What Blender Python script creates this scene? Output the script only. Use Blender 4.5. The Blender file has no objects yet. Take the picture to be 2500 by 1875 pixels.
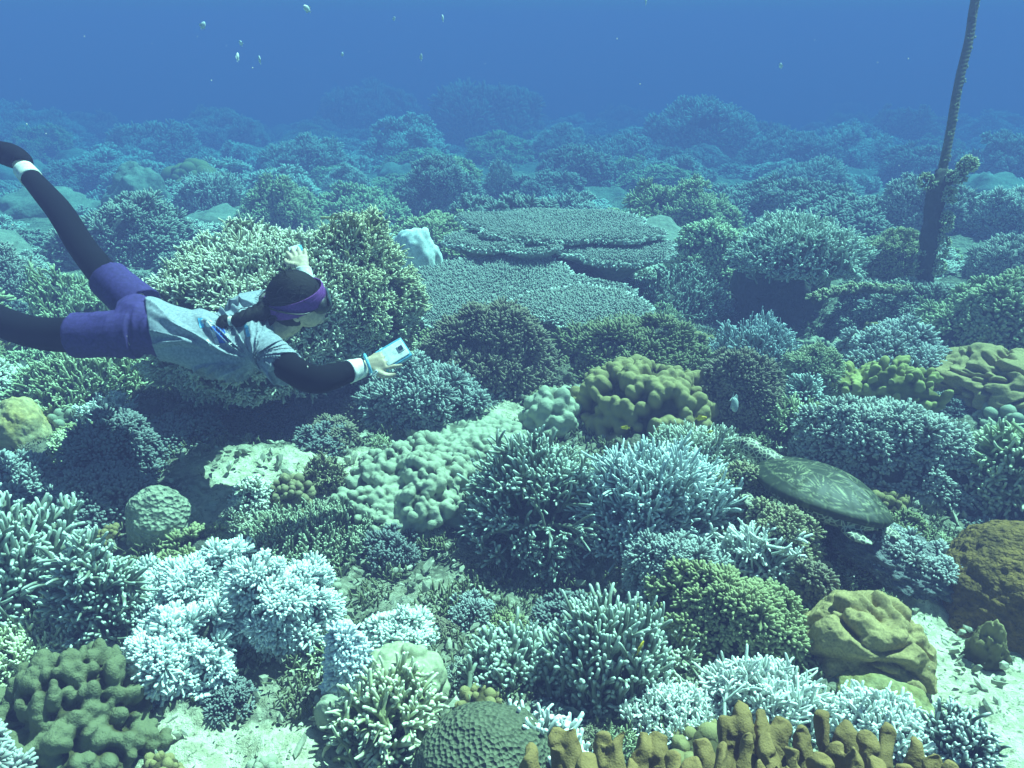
import bpy, math
import numpy as np
from mathutils import Vector, Matrix
from mathutils.bvhtree import BVHTree

# ------------------------------------------------------------------ camera, sky, sun, exposure
S = bpy.context.scene
COL = S.collection
R_ = math.radians
CAM = np.array([0.0, 0.0, 1.6]); PITCH = R_(25.0); FPX = 1853.0        # focal length in photo pixels (2500 wide)
cd = bpy.data.cameras.new("camera"); cam = bpy.data.objects.new("camera", cd); COL.objects.link(cam)
cam.location = CAM; cam.rotation_euler = (R_(90) - PITCH, 0, 0)
cd.sensor_width = 36; cd.lens = 36 * FPX / 2500; cd.clip_start = 0.05; cd.clip_end = 400
S.camera = cam
SUN_EL, SUN_AZ = 60.0, 50.0            # azimuth clockwise from +Y
W = bpy.data.worlds.new("World"); S.world = W; W.use_nodes = True
nt = W.node_tree; bg = nt.nodes["Background"]; bg.inputs[1].default_value = 0.034
sky = nt.nodes.new("ShaderNodeTexSky"); sky.sky_type = 'NISHITA'; sky.sun_disc = False
sky.sun_elevation = R_(SUN_EL); sky.sun_rotation = R_(SUN_AZ)
tint = nt.nodes.new("ShaderNodeMix"); tint.data_type = 'RGBA'; tint.blend_type = 'MULTIPLY'; tint.inputs[0].default_value = 1.0   # daylight through the water surface
tint.inputs[7].default_value = (0.74, 1.0, 0.84, 1); nt.links.new(sky.outputs[0], tint.inputs[6]); nt.links.new(tint.outputs[2], bg.inputs[0])
sd = bpy.data.lights.new("sun", 'SUN'); sd.energy = 5.0; sd.angle = R_(0.5); sd.color = (0.74, 1.0, 0.80)
sun = bpy.data.objects.new("sun", sd); COL.objects.link(sun)
sv = Vector((math.sin(R_(SUN_AZ)) * math.cos(R_(SUN_EL)), math.cos(R_(SUN_AZ)) * math.cos(R_(SUN_EL)), math.sin(R_(SUN_EL))))
sun.rotation_euler = (-sv).to_track_quat('-Z', 'Y').to_euler(); sun.location = (3, 6, 12)
S.view_settings.view_transform = 'Standard'; S.view_settings.look = 'None'
S.view_settings.exposure = 1.62; S.view_settings.gamma = 1.0
S.render.engine = 'CYCLES'
S.cycles.use_denoising = True
S.cycles.max_bounces = 4; S.cycles.diffuse_bounces = 2; S.cycles.glossy_bounces = 1
S.cycles.transmission_bounces = 2; S.cycles.volume_bounces = 1; S.cycles.transparent_max_bounces = 4
HAZE_EXT = np.array([0.190, 0.094, 0.088])                 # light lost per metre of water, red green blue
HAZE_ALBEDO = np.array([0.085, 0.155, 0.425])               # share of it scattered on
HAZE_DENSITY = 0.190; _c = HAZE_EXT * HAZE_ALBEDO / HAZE_DENSITY
HAZE_COLOR, HAZE_ABSORB = tuple(_c), tuple(np.clip(1 - (HAZE_EXT / HAZE_DENSITY - _c) / (1 - _c), 0, 1) ** 2)

# ------------------------------------------------------------------ camera maths (photo pixel -> place)
FWD = np.array([0, math.cos(PITCH), -math.sin(PITCH)]); UP = np.array([0, math.sin(PITCH), math.cos(PITCH)]); RT = np.array([1.0, 0, 0])
def ray(px, py): return FWD + RT * ((px - 1250) / FPX) + UP * ((937.5 - py) / FPX)
def at(px, py, zc): return CAM + ray(px, py) * zc

# ------------------------------------------------------------------ noise
def _hash(ix, iy, iz, seed):
    h = (ix.astype(np.int64) * 374761393 + iy.astype(np.int64) * 668265263 + iz.astype(np.int64) * 2147483647 + seed * 974634777) & 0xFFFFFFFF
    h = ((h ^ (h >> 13)) * 1274126177) & 0xFFFFFFFF
    return ((h ^ (h >> 16)) & 0xFFFFFF) / float(0xFFFFFF) * 2 - 1
def vnoise(p, seed=0):
    p = np.asarray(p, float); i = np.floor(p); f = p - i; f = f * f * (3 - 2 * f); i = i.astype(np.int64)
    r = 0
    for dx in (0, 1):
        for dy in (0, 1):
            for dz in (0, 1):
                w = (f[:, 0] if dx else 1 - f[:, 0]) * (f[:, 1] if dy else 1 - f[:, 1]) * (f[:, 2] if dz else 1 - f[:, 2])
                r = r + w * _hash(i[:, 0] + dx, i[:, 1] + dy, i[:, 2] + dz, seed)
    return r
def fbm(p, seed=0, octs=4):
    p = np.asarray(p, float); r = 0; a = 0.5
    for o in range(octs):
        r = r + a * vnoise(p, seed + o * 17); p = p * 2.03; a *= 0.5
    return r
def nrm(v): return v / np.maximum(np.linalg.norm(v, axis=-1, keepdims=True), 1e-9)
def sstep(a, b, x): t = np.clip((x - a) / (b - a), 0, 1); return t * t * (3 - 2 * t)

# ------------------------------------------------------------------ seabed height
def seabed(x, y):
    x = np.atleast_1d(np.asarray(x, float)); y = np.atleast_1d(np.asarray(y, float))
    p = np.stack([x, y, np.zeros_like(x)], 1)
    far = sstep(4.5, 10, y)
    z = -0.092 * np.maximum(y - 5.0, 0) + 0.07 * vnoise(p * 0.9, 3) + 0.05 * fbm(p * 2.3, 5, 3) + far * 0.45 * fbm(p * 0.22, 9, 3)
    for hx, hy, hd, hr in ((-1.05, 3.25, 0.22, 0.32), (1.72, 4.55, 0.34, 0.5), (0.12, 1.95, 0.12, 0.24)):      # hollows sunk under the overhanging colonies to deepen their shade
        z = z - hd * np.exp(-((x - hx) ** 2 + (y - hy) ** 2) / hr ** 2)
    return z
def hit(px, py):
    d = ray(px, py); t = 0.4
    for _ in range(600):
        q = CAM + d * t
        if q[2] < seabed(q[0], q[1])[0]: break
        t *= 1.012
    lo, hi = t / 1.012, t
    for _ in range(20):
        m = (lo + hi) / 2; q = CAM + d * m
        if q[2] < seabed(q[0], q[1])[0]: hi = m
        else: lo = m
    return CAM + d * hi
def fit(x0, y0, x1, y1, depth=0.9):
    """Photo box (in 2212-wide pixels) -> base centre, half width, half depth, height, turn: the box bottom is where the colony meets the seabed."""
    k = 2500 / 2212.0; x0, y0, x1, y1 = x0 * k, y0 * k, x1 * k, y1 * k
    xm = (x0 + x1) / 2; P = hit(xm, y1); hv = np.array([P[0], P[1], 0.0]); hv /= np.linalg.norm(hv)
    zc = (P - CAM) @ FWD; rx = (x1 - x0) / 2 / FPX * zc; ry = rx * depth
    c = P + hv * ry * 0.9; zc = (c - CAM) @ FWD; rx = (x1 - x0) / 2 / FPX * zc; ry = rx * depth; c = P + hv * ry * 0.9
    c[2] = seabed(c[0], c[1])[0]
    d = ray(xm, y0); dh = math.hypot(c[0], c[1])
    zt = CAM[2] + d[2] * dh / math.hypot(d[0], d[1])          # height of the top ray above the centre
    e = math.atan2(CAM[2] - c[2], dh)
    T = (zt - c[2]) * math.cos(e)
    if T < ry * math.sin(e) * 1.15: ry = max(T / math.sin(e) / 1.15, rx * 0.3)
    h = math.sqrt(max(T * T - (ry * math.sin(e)) ** 2, (0.25 * rx * math.cos(e)) ** 2)) / math.cos(e)
    return c, rx, ry, h, -math.atan2(c[0], c[1])

# ------------------------------------------------------------------ objects and tags
def tag(o, label=None, cat=None, group=None, kind=None):
    for k, v in (('label', label), ('category', cat), ('group', group), ('kind', kind)):
        if v: o[k] = v
    return o
def empty(name, loc, rz=0.0, label=None, cat=None, group=None):
    o = bpy.data.objects.new(name, None); COL.objects.link(o); o.location = loc; o.rotation_euler = (0, 0, rz); o.empty_display_size = 0.1
    return tag(o, label, cat, group)
def mesh_data(name, V, Q=None, T=None, mat=None, attrs=None, smooth=True):
    me = bpy.data.meshes.new(name)
    V = np.asarray(V, np.float32)
    Q = np.zeros((0, 4), np.int32) if Q is None or not len(Q) else np.asarray(Q, np.int32)
    T = np.zeros((0, 3), np.int32) if T is None or not len(T) else np.asarray(T, np.int32)
    me.vertices.add(len(V)); me.vertices.foreach_set('co', V.ravel())
    me.loops.add(Q.size + T.size); me.loops.foreach_set('vertex_index', np.concatenate([Q.ravel(), T.ravel()]))
    me.polygons.add(len(Q) + len(T))
    me.polygons.foreach_set('loop_start', np.concatenate([np.arange(len(Q)) * 4, Q.size + np.arange(len(T)) * 3]).astype(np.int32))
    me.update(calc_edges=True)
    me.polygons.foreach_set('use_smooth', np.full(len(Q) + len(T), smooth))
    for k, a in (attrs or {}).items():
        at_ = me.attributes.new(k, 'FLOAT', 'POINT'); at_.data.foreach_set('value', np.asarray(a, np.float32))
    me.validate()
    if mat: me.materials.append(mat)
    return me
def link(name, me, parent=None, loc=None, rz=0.0):
    o = bpy.data.objects.new(name, me); COL.objects.link(o)
    if parent is not None: o.parent = parent
    if loc is not None: o.location = loc
    if rz: o.rotation_euler = (0, 0, rz)
    return o
def part(name, geo, mat, parent=None, loc=None, rz=0.0, smooth=True):
    V, Q, T, A = geo
    return link(name, mesh_data(name, V, Q, T, mat, A, smooth), parent, loc, rz)
def join(*geos):
    Vs, Qs, Ts, As, n = [], [], [], {}, 0
    keys = set().union(*[set((g[3] or {}).keys()) for g in geos])
    for V, Q, T, A in geos:
        Vs.append(V)
        if Q is not None and len(Q): Qs.append(np.asarray(Q) + n)
        if T is not None and len(T): Ts.append(np.asarray(T) + n)
        for k in keys: As.setdefault(k, []).append((A or {}).get(k, np.zeros(len(V))))
        n += len(V)
    return np.concatenate(Vs), (np.concatenate(Qs) if Qs else None), (np.concatenate(Ts) if Ts else None), {k: np.concatenate(v) for k, v in As.items()}
def moved(g, M=None, off=None):
    V = g[0] if M is None else g[0] @ np.asarray(M).T
    return (V if off is None else V + np.asarray(off)), g[1], g[2], g[3]

# ------------------------------------------------------------------ shapes
def tubes(P, Rad, sides=6, tip=None, rnd=None):
    """Many tapered tubes at once. P (n,k,3) paths, Rad (n,k) radii; closed at the far end with a point."""
    n, k, _ = P.shape
    ax = nrm(P[:, -1] - P[:, 0]); ref = np.where(np.abs(ax[:, 2:3]) < 0.9, np.array([[0, 0, 1.0]]), np.array([[1.0, 0, 0]]))
    a = nrm(np.cross(ax, ref)); b = np.cross(ax, a)
    th = np.arange(sides) / sides * 2 * np.pi
    ring = a[:, None, :] * np.cos(th)[None, :, None] + b[:, None, :] * np.sin(th)[None, :, None]
    V = P[:, :, None, :] + ring[:, None, :, :] * Rad[:, :, None, None]
    end = P[:, -1] + nrm(P[:, -1] - P[:, -2]) * Rad[:, -1:] * 0.6
    V = np.concatenate([V.reshape(n, k * sides, 3), end[:, None, :]], 1)
    m = k * sides + 1; j = np.arange(sides); j2 = (j + 1) % sides
    q = np.concatenate([np.stack([i * sides + j, i * sides + j2, (i + 1) * sides + j2, (i + 1) * sides + j], 1) for i in range(k - 1)])
    t = np.stack([(k - 1) * sides + j, (k - 1) * sides + j2, np.full(sides, k * sides)], 1)
    off = (np.arange(n) * m)[:, None, None]
    tt = np.linspace(0, 1, k) if tip is None else tip
    A = {'tip': np.tile(np.concatenate([np.repeat(tt, sides), [1.0]]), n)}
    if rnd is not None: A['rnd'] = np.repeat(rnd, m)
    return V.reshape(-1, 3), (q[None] + off).reshape(-1, 4), (t[None] + off).reshape(-1, 3), A
_ico = {}
def ico(sub):
    if sub not in _ico:
        import bmesh
        bm = bmesh.new(); bmesh.ops.create_icosphere(bm, subdivisions=sub, radius=1.0)
        _ico[sub] = (np.array([v.co[:] for v in bm.verts]), np.array([[v.index for v in f.verts] for f in bm.faces])); bm.free()
    return _ico[sub]
def dirs(n, low, rng, jit=0.35):
    i = np.arange(n) + 0.5; z = 1 - (1 - low) * i / n; ph = i * 2.399963
    d = np.stack([np.sqrt(np.maximum(1 - z * z, 0)) * np.cos(ph), np.sqrt(np.maximum(1 - z * z, 0)) * np.sin(ph), z], 1)
    return nrm(d + rng.normal(0, jit / math.sqrt(max(n, 1)) * 2.2, d.shape))
def lumpy(d, seed, amt, freq=2.2): return 1 + amt * fbm(d * freq + seed * 3.7, seed, 3) * 1.6
def dome(rx, ry, h, seed, amt=0.15, sub=5, under=0.5, freq=2.2, rough=0.0, rfreq=9.0):
    """A rounded head of rock or coral: lumpy ellipsoid, flattened below."""
    D, T = ico(sub); f = lumpy(D, seed, amt, freq)
    if rough: f = f + rough * fbm(D * rfreq + seed, seed + 5, 3)
    V = D * f[:, None] * np.array([rx, ry, h]); V[:, 2] = np.where(V[:, 2] < 0, V[:, 2] * under, V[:, 2])
    return V, None, T, {'tip': np.clip(D[:, 2], 0, 1)}
def surface_pts(d, rx, ry, h, seed, lump, under=0.5, freq=2.2):
    p = d * lumpy(d, seed, lump, freq)[:, None] * np.array([rx, ry, h]); p[:, 2] = np.where(p[:, 2] < 0, p[:, 2] * under, p[:, 2])
    return p, nrm(d / np.array([rx, ry, h]))
def branchy(rx, ry, h, n, L, R, kids=3, up=0.4, low=-0.05, jit=0.30, lump=0.40, seed=1, sides=6, bend=0.18, kidlen=0.45, spread=0.8, under=0.5, tipr=0.55):
    R = R * 0.78; n = int(n * 1.25); rng = np.random.default_rng(seed); d = dirs(n, low, rng); d = d[vnoise(d * 2.7 + seed * 1.3, seed) + rng.normal(0, 0.15, n) > -0.42]; n = len(d); S_, N_ = surface_pts(d, rx, ry, h, seed, lump, under)
    g = nrm(N_ * (1 - up) + np.array([0, 0, up]) + rng.normal(0, jit, d.shape)); ln = L * rng.uniform(0.65, 1.3, n) * (1 + 0.35 * vnoise(d * 3.1, seed + 3))
    ts = np.array([0, 0.35, 0.7, 0.93, 1.0]); prof = np.array([1.15, 1.0, 0.88, 0.78, tipr])
    bd = rng.normal(0, bend, d.shape)
    def paths(base, g, ln, bd):
        return base[:, None] + (g[:, None] * ts[None, :, None] + bd[:, None] * (ts * (1 - ts) * 1.6)[None, :, None]) * ln[:, None, None]
    base = S_ - g * ln[:, None] * 0.85; P = paths(base, g, ln, bd); rr = R * rng.uniform(0.8, 1.2, n)
    out = [tubes(P, rr[:, None] * prof[None], sides, ts ** 2.2, rng.uniform(0, 1, n))]
    if kids:
        idx = np.repeat(np.arange(n), kids); m = len(idx); t = rng.uniform(0.3, 0.85, m)
        b0 = base[idx] + (g[idx] * t[:, None] + bd[idx] * (t * (1 - t) * 1.6)[:, None]) * ln[idx][:, None]
        perp = nrm(np.cross(g[idx], rng.normal(0, 1, (m, 3)))); gk = nrm(g[idx] + perp * rng.uniform(0.6, 1.1, m)[:, None] * spread + N_[idx] * 0.2)
        lk = ln[idx] * rng.uniform(0.6, 1.2, m) * kidlen
        out.append(tubes(paths(b0, gk, lk, rng.normal(0, bend, gk.shape)), (rr[idx] * 0.82)[:, None] * prof[None], sides, 0.2 + 0.8 * ts ** 2, rng.uniform(0, 1, m)))
    return join(*out)
def bushy(rx, ry, h, n, lobe, per, R, low=-0.1, lump=0.30, seed=1, sides=5, flat=1.0, under=0.5, jit=0.5, cone=-0.1):
    """Cauliflower heads: many little lobes, each a tuft of short blunt branchlets."""
    rng = np.random.default_rng(seed); d = dirs(n, low, rng, jit); d = d[vnoise(d * 2.7 + seed * 1.3, seed) + rng.normal(0, 0.15, n) > -0.48]; n = len(d); S_, N_ = surface_pts(d, rx, ry, h, seed, lump, under)
    lr = lobe * rng.uniform(0.65, 1.3, n); c = S_ - N_ * lr[:, None] * rng.uniform(0.2, 0.9, n)[:, None]
    idx = np.repeat(np.arange(n), per); m = len(idx); v = nrm(rng.normal(0, 1, (m, 3)))
    dn = (v * N_[idx]).sum(1); v = np.where((dn < cone)[:, None], v - 2 * dn[:, None] * N_[idx], v); v = nrm(v + 0.25 * N_[idx] + [0, 0, 0.15])
    a = c[idx] + v * (lr[idx] * 0.35)[:, None]; ln = lr[idx] * rng.uniform(0.5, 0.85, m) * flat
    ts = np.array([0, 0.6, 1.0]); P = a[:, None] + v[:, None] * (ts[None, :] * ln[:, None])[:, :, None]
    rr = R * rng.uniform(0.75, 1.25, m)
    return tubes(P, rr[:, None] * np.array([0.75, 1.0, 0.8])[None], sides, ts, np.repeat(rng.uniform(0, 1, n), per))
def knobs(rx, ry, h, n, kr, amp, seed, sub=6, low=-0.2, lump=0.12, under=0.5, sharp=0.5, D=None):
    """A solid head covered in rounded knobs."""
    rng = np.random.default_rng(seed); D, T = ico(sub); c = dirs(n, low - 0.3, rng, 0.7)
    rr = kr * rng.uniform(0.6, 1.3, n); best = np.zeros(len(D))
    for i in range(n):
        q = 1 - ((D - c[i]) ** 2).sum(1) / rr[i] ** 2
        best = np.maximum(best, np.where(q > 0, np.power(np.maximum(q, 0), sharp) * (0.7 + 0.5 * ((i * 7919) % 97) / 97), 0))
    f = lumpy(D, seed, lump) * (1 + amp * (best - 0.5)) + 0.015 * fbm(D * 14, seed, 2)
    V = D * f[:, None] * np.array([rx, ry, h]); V[:, 2] = np.where(V[:, 2] < 0, V[:, 2] * under, V[:, 2])
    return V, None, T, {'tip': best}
def clubs(rx, ry, h, n, kr, ln=1.5, seed=1, low=-0.15, lump=0.18, sub=2, under=0.5, cluster=0, cjit=0.13, core=0.86, up=0.25, out=0.35):
    """Stout rounded knobs standing off a solid head, singly or in clumps."""
    rng = np.random.default_rng(seed)
    if cluster: d = np.repeat(dirs(n // cluster, low, rng, 0.6), cluster, 0); d = nrm(d + rng.normal(0, cjit, d.shape)); n = len(d)
    else: d = dirs(n, low, rng, 0.6)
    P, N_ = surface_pts(d, rx, ry, h, seed, lump, under); g = nrm(N_ * (1 - up) + [0, 0, up] + rng.normal(0, 0.12, d.shape)); r = kr * rng.uniform(0.65, 1.35, n); D, T = ico(sub)
    a = nrm(np.cross(g, rng.normal(0, 1, g.shape))); b = np.cross(g, a); sh = 1 + 0.18 * vnoise(D * 1.6, seed)[None, :] * rng.uniform(0.3, 1.3, (n, 1))
    V = P[:, None] - g[:, None] * (r * ln * out)[:, None, None] + (a[:, None] * D[None, :, 0:1] * rng.uniform(0.8, 1.25, n)[:, None, None] + b[:, None] * D[None, :, 1:2]) * (r[:, None] * sh)[:, :, None] + g[:, None] * D[None, :, 2:3] * (r * ln)[:, None, None]
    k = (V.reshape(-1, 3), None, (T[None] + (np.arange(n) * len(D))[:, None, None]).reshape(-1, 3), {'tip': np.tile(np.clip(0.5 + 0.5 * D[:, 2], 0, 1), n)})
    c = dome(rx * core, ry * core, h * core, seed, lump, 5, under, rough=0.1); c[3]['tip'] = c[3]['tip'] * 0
    return join(k, c)
def loft(C, A, B, ra, rb, n=20, cap=True, wave=None):
    """Rings along centres C with axes A, B and half sizes ra, rb."""
    C, A, B = (np.asarray(x, float) for x in (C, A, B)); k = len(C); th = np.arange(n) / n * 2 * np.pi
    V = C[:, None] + A[:, None] * (np.cos(th)[None, :, None] * np.asarray(ra)[:, None, None]) + B[:, None] * (np.sin(th)[None, :, None] * np.asarray(rb)[:, None, None])
    V = V.reshape(-1, 3); j = np.arange(n); j2 = (j + 1) % n
    Q = np.concatenate([np.stack([i * n + j, i * n + j2, (i + 1) * n + j2, (i + 1) * n + j], 1) for i in range(k - 1)]); T = None
    if cap:
        V = np.concatenate([V, C[:1], C[-1:]]); T = np.concatenate([np.stack([j2, j, np.full(n, k * n)], 1), np.stack([(k - 1) * n + j, (k - 1) * n + j2, np.full(n, k * n + 1)], 1)])
    return V, Q, T, {}
def spline(P, m):
    """Catmull-Rom through rows of P (any width), m samples."""
    P = np.asarray(P, float); n = len(P); t = np.linspace(0, n - 1, m); i = np.clip(np.floor(t).astype(int), 0, n - 2); f = (t - i)[:, None]
    E = np.concatenate([2 * P[:1] - P[1:2], P, 2 * P[-1:] - P[-2:-1]]); a, b, c, d = E[i], E[i + 1], E[i + 2], E[i + 3]
    return 0.5 * (2 * b + (c - a) * f + (2 * a - 5 * b + 4 * c - d) * f ** 2 + (3 * b - a - 3 * c + d) * f ** 3)
def limb(P, rad, m=24, n=16, side=(0, 0, 1.0), flat=1.0, cap=True):
    """Tapered tube along a smooth path with parallel frames."""
    X = spline(np.concatenate([np.asarray(P, float), np.asarray(rad, float)[:, None]], 1), m); C = X[:, :3]; r = np.maximum(X[:, 3], 1e-4)
    tg = nrm(np.gradient(C, axis=0)); A = np.zeros_like(C); a = np.asarray(side, float)
    for i in range(m):
        a = a - tg[i] * (a @ tg[i]); a = a / np.linalg.norm(a); A[i] = a
    return loft(C, A, np.cross(tg, A), r, r * flat, n, cap)
def ball(c, r, axes=None, sub=4):
    D, T = ico(sub); V = D * np.asarray(r)
    if axes is not None: V = V @ np.asarray(axes)
    return V + np.asarray(c), None, T, {}
def remesh(geo, voxel, smooth=4, factor=0.5):
    """One continuous skin over overlapping shapes."""
    me = mesh_data("tmp", geo[0], geo[1], geo[2]); o = bpy.data.objects.new("tmp", me); COL.objects.link(o)
    r = o.modifiers.new("r", 'REMESH'); r.mode = 'VOXEL'; r.voxel_size = voxel
    if smooth: s = o.modifiers.new("s", 'SMOOTH'); s.iterations = smooth; s.factor = factor
    dg = bpy.context.evaluated_depsgraph_get(); ev = o.evaluated_get(dg); m2 = ev.to_mesh()
    V = np.zeros(len(m2.vertices) * 3, np.float32); m2.vertices.foreach_get('co', V)
    n = len(m2.polygons); ls = np.zeros(n, np.int32); lt = np.zeros(n, np.int32); m2.polygons.foreach_get('loop_start', ls); m2.polygons.foreach_get('loop_total', lt)
    lv = np.zeros(len(m2.loops), np.int32); m2.loops.foreach_get('vertex_index', lv)
    q = ls[lt == 4]; t = ls[lt == 3]
    Q = np.stack([lv[q + i] for i in range(4)], 1) if len(q) else None; T = np.stack([lv[t + i] for i in range(3)], 1) if len(t) else None
    ev.to_mesh_clear(); bpy.data.objects.remove(o); bpy.data.meshes.remove(me)
    return V.reshape(-1, 3).astype(float), Q, T, {}

# ------------------------------------------------------------------ materials
def _n(nt, kind, **kw):
    n = nt.nodes.new(kind)
    for k, v in kw.items():
        if k.startswith('i'): n.inputs[int(k[1:])].default_value = v
        else: setattr(n, k, v)
    return n
def _mix(nt, fac, a, b, mode='MIX'):
    m = nt.nodes.new('ShaderNodeMix'); m.data_type = 'RGBA'; m.blend_type = mode
    for i, v in ((0, fac), (6, a), (7, b)):
        if hasattr(v, 'is_output'): nt.links.new(v, m.inputs[i])
        else: m.inputs[i].default_value = v if i == 0 else (*v, 1)
    return m.outputs[2]
_mats = {}
def material(key, base, tipc=None, second=None, scale=30.0, rough=0.85, bump=0.3, bscale=None, tip=(0.35, 1.0), patch=6.0, cells=0.0, amount=0.55, spec=0.2, dist=0.004):
    """Living coral, rock and cloth: two mottled colours, a tip colour along the branch, patches and a fine relief."""
    if key in _mats: return _mats[key]
    m = bpy.data.materials.new(key); m.use_nodes = True; nt = m.node_tree; bs = nt.nodes['Principled BSDF']
    bs.inputs['Roughness'].default_value = rough; bs.inputs['Specular IOR Level'].default_value = spec
    tc = nt.nodes.new('ShaderNodeTexCoord'); L = nt.links.new
    n1 = _n(nt, 'ShaderNodeTexNoise'); n1.inputs['Scale'].default_value = patch; n1.inputs['Detail'].default_value = 5; n1.inputs['Roughness'].default_value = 0.65; L(tc.outputs['Object'], n1.inputs['Vector'])
    second = second or tuple(c * 0.55 for c in base)
    mr = _n(nt, 'ShaderNodeMapRange'); mr.inputs[1].default_value = 0.38; mr.inputs[2].default_value = 0.66; mr.inputs[4].default_value = amount; L(n1.outputs[0], mr.inputs[0])
    col = _mix(nt, mr.outputs[0], base, second)
    n2 = _n(nt, 'ShaderNodeTexNoise'); n2.inputs['Scale'].default_value = scale; n2.inputs['Detail'].default_value = 3; L(tc.outputs['Object'], n2.inputs['Vector'])
    mr2 = _n(nt, 'ShaderNodeMapRange'); mr2.inputs[1].default_value = 0.3; mr2.inputs[2].default_value = 0.7; mr2.inputs[3].default_value = 0.72; mr2.inputs[4].default_value = 1.25; L(n2.outputs[0], mr2.inputs[0])
    cm = nt.nodes.new('ShaderNodeVectorMath'); cm.operation = 'SCALE'; L(col, cm.inputs[0]); L(mr2.outputs[0], cm.inputs['Scale']); col = cm.outputs[0]
    if tipc is not None:
        at_ = _n(nt, 'ShaderNodeAttribute', attribute_name='tip'); mt = _n(nt, 'ShaderNodeMapRange'); mt.inputs[1].default_value = tip[0]; mt.inputs[2].default_value = tip[1]; L(at_.outputs['Fac'], mt.inputs[0])
        col = _mix(nt, mt.outputs[0], col, tipc)
    L(col, bs.inputs['Base Color'])
    if bump:
        b = nt.nodes.new('ShaderNodeBump'); b.inputs['Strength'].default_value = bump; b.inputs['Distance'].default_value = dist
        if cells:
            v = _n(nt, 'ShaderNodeTexVoronoi'); v.inputs['Scale'].default_value = cells; L(tc.outputs['Object'], v.inputs['Vector']); L(v.outputs['Distance'], b.inputs['Height'])
        else:
            n3 = _n(nt, 'ShaderNodeTexNoise'); n3.inputs['Scale'].default_value = bscale or scale * 3; n3.inputs['Detail'].default_value = 4; L(tc.outputs['Object'], n3.inputs['Vector']); L(n3.outputs[0], b.inputs['Height'])
        L(b.outputs[0], bs.inputs['Normal'])
    _mats[key] = m
    return m
ROCK = lambda: material('dead reef rock', (0.10, 0.105, 0.085), second=(0.035, 0.04, 0.035), scale=40, bump=0.8, dist=0.01)

# ------------------------------------------------------------------ water (air of this place) 
def build_haze():
    X, Y0, Y1, Z0, Z1 = 50, -12, 60, -6.6, 2.6
    V = np.array([[x, y, z] for z in (Z0, Z1) for y in (Y0, Y1) for x in (-X, X)], float)
    Q = [[0, 2, 3, 1], [4, 5, 7, 6], [0, 1, 5, 4], [2, 6, 7, 3], [0, 4, 6, 2], [1, 3, 7, 5]]
    m = bpy.data.materials.new('sea water haze'); m.use_nodes = True; nt = m.node_tree
    nt.nodes.remove(nt.nodes['Principled BSDF']); pv = nt.nodes.new('ShaderNodeVolumePrincipled')
    pv.inputs['Color'].default_value = (*HAZE_COLOR, 1); pv.inputs['Absorption Color'].default_value = (*HAZE_ABSORB, 1); pv.inputs['Density'].default_value = HAZE_DENSITY
    nt.links.new(pv.outputs[0], nt.nodes['Material Output'].inputs['Volume'])
    o = link('haze', mesh_data('haze', V, Q, None, m, smooth=False)); tag(o, 'clear blue sea water fading the reef into the distance', 'water', kind='stuff')

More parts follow.
